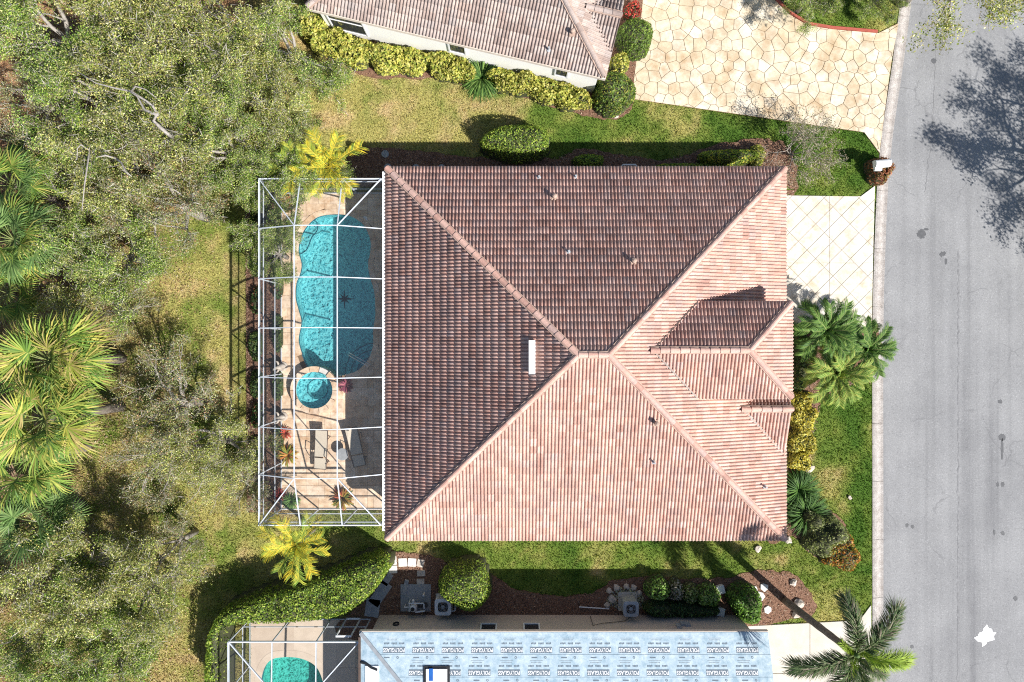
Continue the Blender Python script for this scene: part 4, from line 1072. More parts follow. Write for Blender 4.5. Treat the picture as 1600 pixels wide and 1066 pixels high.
# ------------------------------------------------------------------ screen enclosures
M['cage_metal'] = pm('cage_metal', (.56, .60, .65), (.46, .50, .56), 4, .45, .4)
def beam(parent, A, B, w_=.06, h=.08, name='beam'):
    mb = MB(); mb.bar(A, B, w_*.82, h*.9); return mb.build(name, M['cage_metal'], parent)
def panel(parent, pts):
    mb = MB(); mb.poly(pts); return mb.build('screen_panel', M['screen'], parent)
cage = empty('pool_enclosure', (-8.6, -.5, 0), 'white aluminium screen enclosure over the curvy pool and spa', 'enclosure')
EX0, EX1, EY0, EY1, EZ = -11.48, HX0-.17, -8.36, 7.36, 3.0; FX0, FX1, FY0, FY1, FZ = -9.60, -7.70, -6.06, 5.10, 3.9
rows = [5.10, 2.82, .59, -1.64, -3.90, -6.06]
V3 = lambda x, y, z: Vector((x, y, z))
for a, b in ((V3(EX0, EY0, EZ), V3(EX0, EY1, EZ)), (V3(EX0, EY1, EZ), V3(EX1, EY1, EZ)), (V3(EX0, EY0, EZ), V3(EX1, EY0, EZ))): beam(cage, a, b, .06, .13, 'eave_beam')
for a, b in ((V3(EX0+.04, EY0, EZ-.42), V3(EX0+.04, EY1, EZ-.42)), (V3(EX0, EY1-.03, EZ-.42), V3(EX1, EY1-.03, EZ-.42)), (V3(EX0, EY0+.03, EZ-.42), V3(EX1, EY0+.03, EZ-.42))): beam(cage, a, b, .04, .06, 'rail')
for a, b in ((V3(EX0, EY0, .95), V3(EX0, EY1, .95)), (V3(EX0, EY1, .95), V3(EX1, EY1, .95)), (V3(EX0, EY0, .95), V3(EX1, EY0, .95))): beam(cage, a, b, .04, .05, 'rail')
for a, b in ((V3(EX0, EY0, .03), V3(EX0, EY1, .03)), (V3(EX0, EY1, .03), V3(EX1, EY1, .03)), (V3(EX0, EY0, .03), V3(EX1, EY0, .03))): beam(cage, a, b, .05, .06, 'sill')
for y in [EY1, EY0]+rows: beam(cage, V3(EX0, y, 0), V3(EX0, y, EZ-.07), .06, .06, 'post')
for y in (EY0, EY1):
    for x in (FX0, FX1, EX1-.05): beam(cage, V3(x, y, 0), V3(x, y, EZ-.07), .06, .06, 'post')
for y in rows:
    beam(cage, V3(EX0, y, EZ+.03), V3(FX0, y, FZ), .045, .10, 'rafter'); beam(cage, V3(FX0, y, FZ), V3(FX1, y, FZ), .045, .10, 'rafter'); beam(cage, V3(FX1, y, FZ), V3(EX1, y, EZ), .045, .10, 'rafter')
for x in (FX0, FX1):
    beam(cage, V3(x, FY0, FZ+.012), V3(x, FY1, FZ+.012), .045, .08, 'purlin')
    beam(cage, V3(x, FY1, FZ), V3(x, EY1, EZ+.03), .045, .08, 'rafter'); beam(cage, V3(x, FY0, FZ), V3(x, EY0, EZ+.03), .045, .08, 'rafter')
for (x, y), (x2, y2) in (((FX0, FY1), (EX0, EY1)), ((FX1, FY1), (EX1, EY1)), ((FX0, FY0), (EX0, EY0)), ((FX1, FY0), (EX1, EY0))): beam(cage, V3(x, y, FZ), V3(x2, y2, EZ+.04), .045, .10, 'hip_beam')
# wall braces
for y0, y1 in ((rows[4], rows[5]), (rows[1], rows[2])): pass
xs_ = [EX0, FX0, FX1, EX1]
for i in range(5):
    y0, y1 = rows[i+1], rows[i]
    panel(cage, [V3(EX0, y0, EZ+.05), V3(FX0, y0, FZ), V3(FX0, y1, FZ), V3(EX0, y1, EZ+.05)]); panel(cage, [V3(FX0, y0, FZ), V3(FX1, y0, FZ), V3(FX1, y1, FZ), V3(FX0, y1, FZ)]); panel(cage, [V3(FX1, y0, FZ), V3(EX1, y0, EZ), V3(EX1, y1, EZ), V3(FX1, y1, FZ)])
for fy, ey in ((FY1, EY1), (FY0, EY0)):
    panel(cage, [V3(FX0, fy, FZ), V3(FX1, fy, FZ), V3(FX1, ey, EZ+.02), V3(FX0, ey, EZ+.02)]); panel(cage, [V3(EX0, ey, EZ), V3(FX0, ey, EZ), V3(FX0, fy, FZ)]); panel(cage, [V3(EX0, ey, EZ), V3(FX0, fy, FZ), V3(EX0, fy, EZ)])
    panel(cage, [V3(FX1, fy, FZ), V3(EX1, ey, EZ), V3(FX1, ey, EZ)]); panel(cage, [V3(FX1, fy, FZ), V3(EX1, fy, EZ), V3(EX1, ey, EZ)])
yy = [EY0]+rows[::-1]+[EY1]
for a, b in zip(yy[:-1], yy[1:]): panel(cage, [V3(EX0, a, .03), V3(EX0, b, .03), V3(EX0, b, EZ), V3(EX0, a, EZ)])
for y in (EY0, EY1):
    for a, b in zip(xs_[:-1], xs_[1:]): panel(cage, [V3(a, y, .03), V3(b, y, .03), V3(b, y, EZ), V3(a, y, EZ)])
# neighbour's enclosure
cage2 = empty('pool_enclosure', (-10, -17, 0), 'white framed flat screen enclosure over the green teal pool', 'enclosure')
NX0, NX1, NY1, NZ = P(357, 1003, 2.6).x, BX0-.12, P(400, 1003, 2.6).y, 2.6
NY0 = -21
for a, b in ((V3(NX0, NY1, NZ), V3(NX1, NY1, NZ)), (V3(NX0, NY0, NZ), V3(NX0, NY1, NZ))): beam(cage2, a, b, .07, .12, 'eave_beam')
for a, b in ((V3(NX0, NY1, .95), V3(NX1, NY1, .95)), (V3(NX0, NY0, .95), V3(NX0, NY1, .95))): beam(cage2, a, b, .04, .05, 'rail')
for a, b in ((V3(NX0, NY1, .03), V3(NX1, NY1, .03)), (V3(NX0, NY0, .03), V3(NX0, NY1, .03))): beam(cage2, a, b, .05, .06, 'sill')
bx = [NX0, P(425, 1003, 2.6).x, P(494, 1003, 2.6).x, NX1]
for x in bx: beam(cage2, V3(x, NY1, 0), V3(x, NY1, NZ-.06), .06, .06, 'post')
for x in bx[1:3]: beam(cage2, V3(x, NY1, NZ), V3(x, NY0, NZ+.25), .045, .10, 'rafter')
beam(cage2, V3(NX0+.03, NY1-.03, NZ), V3(bx[1], NY1-2.2, NZ+.12), .055, .08, 'brace'); beam(cage2, V3(NX1, NY1-.02, NZ), V3(bx[2], NY1-2.2, NZ+.12), .055, .08, 'brace')
beam(cage2, V3(NX0, NY1-2.3, NZ), V3(bx[1], NY1-2.2, NZ+.12), .05, .08, 'brace'); beam(cage2, V3(NX0, NY1-2.3, 0), V3(NX0, NY1-2.3, NZ-.06), .06, .06, 'post'); beam(cage2, V3(NX0, NY1-4.6, 0), V3(NX0, NY1-4.6, NZ-.06), .06, .06, 'post')
for a, b in zip(bx[:-1], bx[1:]):
    panel(cage2, [V3(a, NY1, .03), V3(b, NY1, .03), V3(b, NY1, NZ), V3(a, NY1, NZ)]); panel(cage2, [V3(a, NY1, NZ+.01), V3(b, NY1, NZ+.01), V3(b, NY0, NZ+.26), V3(a, NY0, NZ+.26)])
panel(cage2, [V3(NX0, NY0, .03), V3(NX0, NY1, .03), V3(NX0, NY1, NZ), V3(NX0, NY0, NZ)])
# screen door of the neighbour's enclosure
d0, d1 = P(530, 985, 1.5).x, P(553, 985, 1.5).x; mb = MB()
for a, b in ((V3(d0, NY1+.04, .05), V3(d0, NY1+.04, 2.1)), (V3(d1, NY1+.04, .05), V3(d1, NY1+.04, 2.1)), (V3(d0, NY1+.04, 2.1), V3(d1, NY1+.04, 2.1)), (V3(d0, NY1+.04, .08), V3(d1, NY1+.04, .08))): mb.bar(a, b, .09, .05)
mb.build('door', M['white_metal'], cage2)

# ------------------------------------------------------------------ furniture in the enclosure
def lounger(loc, rz, label):
    root = empty('chaise_lounge', loc, label, 'lounger', 'sling loungers on the pool deck', rz)
    def L(name, mbx, mat, parent=root, smooth=True): return mbx.build(name, mat, parent, smooth, world=False)
    s = .30
    # y: head (+) to foot (-); raised back, level seat, dropped foot
    path = [(1.0, .52), (.35, .40), (-.35, .36), (-.55, .34), (-.95, .30)]
    for x in (-s, s):
        mb = MB(); mb.tube([(x, y, z) for y, z in path], .022, 7); L('side_rail', mb, M['bronze'])
    mb = MB(); mb.tube([(-s, 1.0, .52), (s, 1.0, .52)], .022, 7); L('head_rail', mb, M['bronze']); mb = MB(); mb.tube([(-s, -.95, .30), (s, -.95, .30)], .022, 7); L('foot_rail', mb, M['bronze'])
    def sl(y0, z0, y1, z1, nm):
        mb = MB(); mb.v += [(-s+.015, y0, z0+.01), (s-.015, y0, z0+.01), (s-.015, (y0+y1)/2, (z0+z1)/2-.02), (-s+.015, (y0+y1)/2, (z0+z1)/2-.02), (s-.015, y1, z1+.01), (-s+.015, y1, z1+.01)]
        mb.face((0, 1, 2, 3)); mb.face((3, 2, 4, 5)); L(nm, mb, M['sling'])
    sl(.98, .52, -.33, .37, 'back_sling'); sl(-.40, .36, -.93, .30, 'seat_sling')
    for x in (-s-.06, s+.06):
        mb = MB(); mb.tube([(x*.9, .05, .36), (x, .0, .60), (x, -.38, .60), (x, -.55, .40), (x, -.6, .0)], .02, 7); L('arm', mb, M['bronze'])
    for x in (-s, s):
        for y in (.55, -.7):
            mb = MB(); mb.tube([(x, y, .38), (x*1.05, y+.1, 0)], .02, 6); L('leg', mb, M['bronze'])
    return root
c = P(502, 703, .3); lounger((c.x, c.y, 0), R(-4), 'beige sling lounger in the sun beside the round side table')
c = P(556, 699, .3); lounger((c.x, c.y, 0), R(12), 'sling lounger in the shade of the tiled eave')
c = P(535, 710, .45); tb = empty('side_table', (c.x, c.y, 0), 'small round glass topped table between the two loungers', 'table')
mb = MB(); mb.lathe([(.27, .44), (.30, .445), (.30, .465), (.27, .47)], (c.x, c.y), 28); mb.build('table_top', M['slab_grey'], tb)
for k in range(3):
    t = 2.1*k+.4; mb = MB(); mb.tube([(c.x+.05*math.cos(t), c.y+.05*math.sin(t), .44), (c.x+.10*math.cos(t), c.y+.10*math.sin(t), .2), (c.x+.25*math.cos(t), c.y+.25*math.sin(t), 0)], .015, 6); mb.build('leg', M['bronze'], tb)
def ornament(px, py, label):
    c = P(px, py, .3); rt = empty('garden_ornament', (c.x, c.y, 0), label, 'ornament', 'stone ornaments by the spa')
    mb = MB(); mb.lathe([(.22, 0), (.22, .05), (.13, .09), (.11, .34), (.2, .38), (.2, .42)], (c.x, c.y), 14); mb.build('pedestal', M['rock'], rt)
    mb = MB(); mb.tube([(c.x+.30, c.y+.02, .62), (c.x+.18, c.y+.06, .60), (c.x, c.y, .50), (c.x-.2, c.y-.06, .58), (c.x-.30, c.y-.16, .74)], [.05, .11, .14, .08, .03], 9); mb.build('body', M['rock'], rt, True)
    for s in (-1, 1):
        mb = MB(); mb.tube([(c.x-.05, c.y+s*.08, .52), (c.x-.12, c.y+s*.24, .56), (c.x-.22, c.y+s*.30, .6)], [.06, .05, .015], 6); mb.build('fin', M['rock'], rt, True)
ornament(440, 573, 'tan stone fish ornament against the screen wall near the pool end of the spa'); ornament(440, 652, 'tan stone fish ornament against the screen wall near the red bromeliad')

# ------------------------------------------------------------------ yard equipment, stones, mailbox
def rounded_rect(cx_, cy_, sx, sy, r, n=4, rz=0):
    out = []
    for qx, qy, a0 in ((1, 1, 0), (-1, 1, 90), (-1, -1, 180), (1, -1, 270)):
        for k in range(n+1):
            t = R(a0+90*k/n); x, y = qx*(sx/2-r)+r*math.cos(t), qy*(sy/2-r)+r*math.sin(t)
            out.append((cx_+x*math.cos(rz)-y*math.sin(rz), cy_+x*math.sin(rz)+y*math.cos(rz)))
    return out
def ac_unit(px, py, h, size, label, pad, bodymat):
    c = P(px, py, h); rt = empty('air_conditioner', (c.x, c.y, 0), label, 'air conditioner')
    mb = MB(); mb.prism(rounded_rect(c.x, c.y, size+pad, size+pad, .05), -.02, .08); mb.build('pad', M['concrete'], rt)
    mb = MB(); mb.prism(rounded_rect(c.x, c.y, size, size, .12), .08, h-.14); mb.build('cabinet', bodymat, rt)
    mb = MB(); sq = rounded_rect(c.x, c.y, size+.04, size+.04, .14, 7); n = len(sq); rr = size*.38
    ring = [(c.x+rr*math.cos(t), c.y+rr*math.sin(t)) for t in [math.atan2(y-c.y, x-c.x) for x, y in sq]]
    mb.v += [(x, y, h) for x, y in sq]+[(x, y, h+.012) for x, y in ring]+[(x, y, h-.06) for x, y in sq]+[(x, y, h-.1) for x, y in ring]
    for i in range(n):
        j = (i+1) % n; mb.face((i, j, n+j, n+i)); mb.face((2*n+i, 2*n+j, j, i)); mb.face((n+i, n+j, 3*n+j, 3*n+i))
    mb.build('top_cover', bodymat, rt)
    mb = MB(); mb.lathe([(rr, h-.12), (rr, h-.11), (.01, h-.11)], (c.x, c.y), 24); mb.build('fan_well', M['dark'], rt)
    for k in range(4):
        t = k*math.pi/2+.5; mb = MB(); a = Vector((math.cos(t), math.sin(t), 0)); b = Vector((-a.y, a.x, 0)); o_ = Vector((c.x, c.y, h-.08))
        mb.poly([o_+a*.06-b*.05, o_+a*rr*.9-b*.12+Vector((0, 0, .02)), o_+a*rr*.92+b*.10-Vector((0, 0, .02)), o_+a*.06+b*.04]); mb.build('fan_blade', M['bronze'], rt)
    mb = MB(); mb.lathe([(.085, h-.05), (.085, h-.005), (.05, h+.005)], (c.x, c.y), 14); mb.build('fan_hub', M['grey_metal'], rt)
    mb = MB()
    for k in range(3): mb.tube([(c.x+rr*(.35+.28*k)*math.cos(t), c.y+rr*(.35+.28*k)*math.sin(t), h+.008) for t in np.linspace(0, 2*math.pi, 29)], .006, 4, cap=False)
    for k in range(6): t = k*math.pi/3; mb.tube([(c.x, c.y, h+.01), (c.x+rr*math.cos(t), c.y+rr*math.sin(t), h+.01)], .006, 4)
    mb.build('fan_grille', M['grey_metal'], rt)
    return rt
ac1 = ac_unit(692, 949, .75, .76, 'pale square air conditioner beside the pool pump piping', .08, M['white_plastic'])
c = P(692, 949, .4); mb = MB()
for dy in (0, -.12): mb.tube([(c.x+.38, c.y-.18+dy*.4, .35), (c.x+.62+dy*.4, c.y-.18+dy*.4, .35), (c.x+.66+dy*.5, c.y+.22, .35)], .022, 6)
mb.build('refrigerant_pipe', M['white_plastic'], ac1)
ac_unit(986, 952, 1.05, .70, 'tall grey air conditioner ringed by pale stones', .22, M['grey_metal'])
# pool pump and filter with white pipework
c = P(650, 945, .3); pp = empty('pool_pump', (c.x, c.y, 0), 'pool pump and filter with white pipes on a grey pad', 'pump')
mb = MB(); mb.box((c.x-.05, c.y+.25, .02), (1.5, 1.35, .10)); mb.build('pad', M['slab_grey'], pp)
mb = MB(); mb.lathe([(.16, .06), (.17, .3), (.17, .55), (.14, .62), (.05, .64)], (c.x-.12, c.y-.1), 20); mb.build('filter_tank', M['white_plastic'], pp, True)
mb = MB(); mb.lathe([(.10, .635), (.10, .66), (.02, .67)], (c.x-.12, c.y-.1), 14); mb.build('filter_cap', M['dark'], pp)
mb = MB(); mb.tube([(c.x+.1, c.y-.05, .22), (c.x+.55, c.y-.05, .22)], [.12, .11], 12); mb.build('motor', M['dark'], pp)
def pipe(pts, r=.033):
    mb = MB(); mb.tube([(c.x+x, c.y+y, z) for x, y, z in pts], r, 7); mb.build('pipe', M['white_plastic'], pp)
pipe([(-.32, .16, .05), (-.32, .16, .55), (.40, .16, .55), (.42, .10, .55), (.42, -.1, .5), (.42, -.1, .1)]); pipe([(-.55, -.08, .1), (-.55, -.08, .42), (-.2, -.08, .42)]); pipe([(-.35, -.45, .05), (-.32, -.30, .4), (-.30, .1, .5)])
pipe([(.0, -.33, .05), (.0, -.33, .4), (.22, -.30, .4), (.42, -.28, .4), (.42, -.33, .05)], .04); pipe([(.38, .5, .05), (.38, .5, .45)], .04); pipe([(-.1, .18, .5), (-.1, .33, .55)], .06)
# flat stepping stones
stones = [(613, 876, 13, 14, 5, 'slab'), (629, 879, 13, 13, 2, 'slab'), (643.5, 879, 13, 13, -4, 'slab'), (657, 880, 11, 12, -14, 'rock'), (614, 890, 13, 12, 3, 'slab'), (658, 896, 13, 9, 2, 'rock'), (657, 911, 12, 13, 0, 'rock')]
SL_ = ['white stepping stone at the tile roof corner end of the row', 'white stepping stone in the middle of the row of three', 'white stepping stone touching the rough tan stone', 'rough tan stepping stone at the end of the white row', 'white stepping stone half shaded at the hedge tip', 'rough tan stepping stone half in shade below the white row', 'rough tan stepping stone in full shade beside the pump pad']
for (x, y, a, b, r_a, mt), sl_ in zip(stones, SL_):
    q = P(x, y, .05); mb = MB(); mb.prism(rounded_rect(q.x, q.y, a/31.4, b/31.4, .03, 2, R(r_a)), -.01, .06, inset=.01)
    tag(mb.build('stepping_stone', M[mt]), sl_, 'stepping stone', 'white stepping stones' if mt == 'slab' else 'tan stepping stones')
for x, y, a, b, r_a in ((605, 905, 11, 20, -32), (594, 928, 18, 40, -35), (582, 950, 22, 28, -8)):
    q = P(x, y, .05); mb = MB(); mb.prism(rounded_rect(q.x, q.y, a/31.4, b/31.4, .02, 2, R(r_a)), -.01, .07, inset=.01)
    tag(mb.build('paving_slab', M['slab_grey']), 'long grey paving slab along the edge of the curved hedge', 'slab', 'grey slabs by the hedge')
q = P(633, 919, .2); mb = MB(); mb.box((q.x, q.y, .06), (.2, .75, .12), R(-12)); tag(mb.build('plank', M['slab_grey']), 'short grey plank lying on the mulch by the pump pad', 'plank')
for x, y in ((602, 241), (606, 262), (650, 263), (690, 263)):
    q = P(x, y); mb = MB(); mb.lathe([(.18, .0), (.19, .05), (.16, .06)], (q.x, q.y), 14); tag(mb.build('round_stepping_stone', M['slab_grey']), 'round grey stepping stone in the shade under the tiled eave', 'stepping stone', 'round stones under the eave')
def rock(px, py, r, label, group=None, mat='rock', flatn=.6):
    q = P(px, py, .1); s = r/31.4; bm = bmesh.new(); bmesh.ops.create_icosphere(bm, subdivisions=2, radius=s); ph = random.random()*9; sq = random.uniform(.75, 1.0); ra = random.uniform(0, 3)
    for v in bm.verts:
        d = v.co.normalized(); k = 1+.16*math.sin(4*d.x+ph)+.14*math.sin(5*d.y+2*ph)+.10*math.sin(7*d.z+ph)+random.uniform(-.05, .05); v.co *= k; v.co.z *= flatn; v.co.y *= sq
    bmesh.ops.rotate(bm, verts=bm.verts, matrix=Matrix.Rotation(ra, 3, 'Z'))
    me = bpy.data.meshes.new('rock'); bm.to_mesh(me); bm.free(); o = link('rock', me, None, M[mat]); o.location = (q.x, q.y, s*flatn*.6); return tag(o, label, 'rock', group)
for x, y, r in ((952, 924, 5), (964, 919, 5.5), (979, 917, 5.5), (991, 919, 5), (999, 927, 5), (957, 936, 6), (949, 946, 5)): rock(x, y, r, 'pale boulder in the ring around the tall air conditioner', 'stones round the air conditioner')
gv = MB(); rg = random.Random(8)
for k in range(260):
    t = rg.uniform(0, 6.283); rr_ = rg.uniform(14, 30); g_ = P(978+rr_*math.cos(t), 940+rr_*.72*math.sin(t), .03)
    if g_.y < BY1+.0: continue
    a_ = rg.uniform(.03, .07); gv.lathe([(a_*.8, .02), (a_, .02+a_*.5), (a_*.5, .02+a_)], (g_.x, g_.y), 5, jc_ if False else (rg.uniform(.3, .5),)*2+(rg.uniform(.22, .36),))
tag(gv.build('gravel', M['leaf']), 'tan gravel around the tall air conditioner', 'gravel', kind='stuff')
for x, y, r in ((1240, 911, 6), (1248, 944, 9), (1245, 960, 7)): rock(x, y, r, 'pale rounded rock in the mulch circle at the palm trunk', 'rocks in the mulch circle')
for x, y, r in ((1178, 921, 6), (1193, 917, 7), (1187, 931, 8), (1199, 952, 7)):
    q = P(x, y); mb = MB(); s = r/31.4; k0 = random.uniform(0, 3); mb.prism([(q.x+s*random.uniform(.8, 1.15)*math.cos(k0+t), q.y+s*random.uniform(.8, 1.1)*math.sin(k0+t)) for t in (0, 1.1, 2.3, 3.3, 4.3, 5.4)], -.01, .08, inset=.02)
    tag(mb.build('flat_stone', M['slab']), 'flat white stone in the mulch beside the shaded oval shrub', 'stone', 'flat white stones')
for x, y, r_a in ((1126, 921, 14), (1126, 956, -10)):
    q = P(x, y, .2); mb = MB(); mb.box((q.x, q.y, .12), (.32, .36, .28), R(r_a)); mb.box((q.x, q.y, .27), (.36, .40, .03), R(r_a)); tag(mb.build('utility_box', M['white_plastic']), 'small pale utility box between the shrubs of the membrane roofed house', 'utility box', 'utility boxes')
rock(1350, 574, 7, 'white rock among the palms at the kerb'); rock(1264, 732, 8, 'white rock at the end of the yellow shrub row'); rock(1329, 778, 3, 'tiny pale stone on the front lawn'); rock(1185, 858, 5, 'pale stone on the lawn under the eave corner'); rock(1232, 845, 6, 'pale stone at the foot of the eave corner'); rock(963, 181, 4, 'small pale stone at the tip of the mulch bed')
mb = MB(); q0_ = P(905, 949, .1); q1_ = P(952, 952, .1); mb.tube([(q0_.x, q0_.y, .06), (q1_.x, q1_.y, .06), (q1_.x, q1_.y+.25, .06)], .03, 6); tag(mb.build('drain_pipe', M['white_plastic']), 'thin white drain pipe lying on the mulch by the tall air conditioner', 'pipe')
# utility boxes just under the main eave
q = P(983, 258, .8); mb = MB(); mb.tube([(q.x-.42, q.y-.2, .0), (q.x-.42, q.y-.1, .75), (q.x-.3, q.y, .85), (q.x+.3, q.y, .85), (q.x+.42, q.y-.1, .75), (q.x+.42, q.y-.2, .0)], .04, 7); tag(mb.build('pipe_loop', M['white_plastic']), 'white pipe loop standing in the shade under the tiled eave', 'pipe')
# mailbox
q = P(1377, 256, 1.15); mbx = empty('mailbox', (q.x, q.y, 0), 'white curbside mailbox on a post in the reddish shrub', 'mailbox')
mb = MB(); mb.box((q.x+.05, q.y, .5), (.11, .11, 1.1)); mb.build('post', M['white_plastic'], mbx)
def arch(L0, L1, wd, hz, base_z):
    mb = MB(); n = 8
    for x in (L0, L1):
        mb.v += [(x, -wd/2, base_z), *[(x, -wd/2*math.cos(math.pi*k/n), base_z+hz*.5+hz*.5*math.sin(math.pi*k/n)) for k in range(n+1)], (x, wd/2, base_z)]
    m = n+3
    for i in range(m): j = (i+1) % m; mb.face((i, m+i, m+j, j))
    mb.face(range(m)); mb.face(range(2*m-1, m-1, -1)); return mb
b_ = arch(-.36, .34, .36, .36, 1.05); b_.v = [(q.x+x*math.cos(.1)-y*math.sin(.1), q.y+x*math.sin(.1)+y*math.cos(.1), z) for x, y, z in b_.v]; b_.build('box', M['white_plastic'], mbx)
d_ = arch(.341, .37, .38, .38, 1.04); d_.v = [(q.x+x*math.cos(.1)-y*math.sin(.1), q.y+x*math.sin(.1)+y*math.cos(.1), z) for x, y, z in d_.v]; d_.build('door', M['paint'], mbx)
mb = MB(); mb.box((q.x-.15, q.y-.25, 1.12), (.34, .16, .16)); mb.build('newspaper_holder', M['white_plastic'], mbx)

# ------------------------------------------------------------------ vegetation
def frames(nrm):
    r = rng.normal(size=nrm.shape); u = np.cross(nrm, r); u /= np.linalg.norm(u, axis=1)[:, None]+1e-9
    return u, np.cross(nrm, u)
def leaf_arrays(c, bias, length, aspect, cols, jit=.22):
    """rhombic leaves: centres c (n,3); bias = preferred normal (n,3) or strength of up"""
    n = len(c); nr = rng.normal(size=(n, 3))
    nr = nr+(bias if isinstance(bias, np.ndarray) else np.array([0, 0, bias])); nr /= np.linalg.norm(nr, axis=1)[:, None]+1e-9
    u, v = frames(nr); L = (length*rng.uniform(.65, 1.25, n))[:, None]; W = L*aspect
    V = np.stack([c-u*L/2, c+v*W/2+nr*W*.15, c+u*L/2, c-v*W/2+nr*W*.15], 1).reshape(-1, 3)
    F = np.arange(4*n).reshape(n, 4)
    cols = np.array(cols); k = rng.integers(0, len(cols), n); T = cols[k]*(1+rng.uniform(-jit, jit, n))[:, None]
    return V, F, T
def join_arrays(lst):
    V = []; F = []; T = []; o = 0
    for a, b, c in lst: V.append(a); F.append(b+o); T.append(c); o += len(a)
    return np.concatenate(V), np.concatenate(F), np.concatenate(T)

GREEN = [(.10, .17, .03), (.14, .22, .035), (.07, .13, .025), (.20, .27, .05)]
HEDGE = [(.20, .30, .035), (.28, .37, .05), (.13, .22, .03), (.38, .44, .08), (.10, .17, .03)]
YELLOW = [(.46, .44, .09), (.56, .53, .16), (.36, .38, .07), (.22, .28, .05), (.52, .47, .11)]
DARKG = [(.035, .075, .025), (.05, .10, .03), (.08, .14, .04)]
def bush(name, label, cat, poly, h, r, cols, leaf=.10, dens=420, wav=.0, group=None, aspect=.55, flat_top=False, base_z=0.0):
    poly = ccw([tuple(p) for p in poly]); A = abs(area2(poly)); pa = np.array(poly); lo, hi = pa.min(0), pa.max(0)
    ctr = pa.mean(0); root = empty(name, (ctr[0], ctr[1], 0), label, cat, group)
    per = sum(math.dist(poly[i], poly[i-1]) for i in range(len(poly)))
    def prof(p):
        d = edge_dist(p, poly); k = np.clip(d/r, 0, 1); z = h*np.sqrt(np.clip(1-(1-k)**2.2, 0, 1))
        if wav: z = z*(1-wav+2*wav*fbm(p[:, 0]*2.2+ctr[0], p[:, 1]*2.2, 77, 3))
        return z, d
    n = int(A*dens*((hi-lo).prod()/max(A, .01))); p = rng.uniform(lo, hi, (n, 2)); p = p[inside(p, poly)]
    z, d = prof(p); zz = z-np.abs(rng.normal(0, .035+.05*wav, len(p)))
    out = [np.column_stack([p, zz])]
    # the sides
    m = int(per*h*dens*.75); i = rng.integers(0, len(poly), m); t = rng.uniform(0, 1, m)[:, None]
    q = pa[i]*(1-t)+pa[(i+1) % len(poly)]*t; inw = (ctr-q); inw /= np.linalg.norm(inw, axis=1)[:, None]+1e-9
    dep = rng.uniform(0, 1, m); q2 = q+inw*(dep*min(r, .35))[:, None]; zs, _ = prof(q2); ok = inside(q2, poly)
    out.append(np.column_stack([q2, zs*rng.uniform(.25, 1, m)])[ok]); c = np.concatenate(out)
    e = .08; zx = (prof(c[:, :2]+[e, 0])[0]-prof(c[:, :2]-[e, 0])[0])/(2*e); zy = (prof(c[:, :2]+[0, e])[0]-prof(c[:, :2]-[0, e])[0])/(2*e)
    nb = np.column_stack([-zx, -zy, np.ones(len(c))]); nb /= np.linalg.norm(nb, axis=1)[:, None]; 
    c[:, :2] -= ctr; c[:, 2] += base_z
    V, F, T = leaf_arrays(c+nb*rng.uniform(-.03, .045, len(c))[:, None], nb*1.3, leaf, aspect, cols)
    cl = fbm((c[:, 0]+ctr[0])*1.7, (c[:, 1]+ctr[1])*1.7, 91, 2)-.5; T = T*(1+.5*cl)[:, None]
    link('foliage', np_mesh('foliage', V, F, np.clip(T, .005, .9)), root, M['leaf'])
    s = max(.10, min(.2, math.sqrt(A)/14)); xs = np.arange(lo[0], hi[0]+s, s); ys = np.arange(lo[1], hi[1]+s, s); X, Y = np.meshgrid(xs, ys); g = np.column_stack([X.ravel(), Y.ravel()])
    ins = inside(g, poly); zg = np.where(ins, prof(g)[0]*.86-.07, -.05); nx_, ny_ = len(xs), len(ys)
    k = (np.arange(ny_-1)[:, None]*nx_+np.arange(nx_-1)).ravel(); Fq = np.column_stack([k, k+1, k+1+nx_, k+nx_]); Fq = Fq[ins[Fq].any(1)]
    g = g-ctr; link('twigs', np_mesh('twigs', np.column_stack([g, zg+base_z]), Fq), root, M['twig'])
    return root
# clipped rounded bushes and hedges
bush('clipped_bush', 'large clipped yellow green dome bush on the lawn above the tiled eave', 'bush', ell(808, 221, 55, 28, 0, .9), 1.75, .6, HEDGE)
bush('clipped_bush', 'clipped green dome bush beside the pale square air conditioner', 'bush', ell(727, 916, 42, 38, -20, .9), 1.9, .8, HEDGE)
bush('hedge', 'tall curved clipped hedge wrapping the corner of the neighbour pool enclosure', 'hedge', smooth_loop(PL([(326, 985), (346, 956), (400, 932), (450, 918), (505, 900), (555, 880), (590, 871), (606, 886), (598, 906), (575, 936), (545, 958), (500, 970), (440, 974), (390, 976), (357, 980), (345, 1000), (345, 1085), (322, 1085), (322, 1020)], 1.6), 90), 2.05, .28, HEDGE, .115, 430, .10)
bush('clipped_bush', 'dark dome bush in the deep shade under the tiled eave', 'bush', ell(920, 251, 25, 12, 0, .5), .9, .4, HEDGE)
bush('hedge', 'low clipped hedge half in shade at the front corner bed', 'hedge', smooth_loop(PL([(1098, 236), (1140, 231), (1180, 233), (1188, 246), (1160, 253), (1105, 251)], .8), 36), 1.1, .4, HEDGE+[(.5, .46, .06)], .10, 420)
bush('shrub', 'yellow leaved shrub at the end of the corner hedge', 'shrub', ell(1186, 243, 12, 20, 0, .6), .8, .3, YELLOW, .12, 300, .2)
bush('hedge', 'thin dark strip of hedge tucked under the tiled eave', 'hedge', smooth_loop(PL([(1030, 256), (1090, 254), (1140, 258), (1150, 268), (1030, 268)], .5), 30), .7, .3, HEDGE)
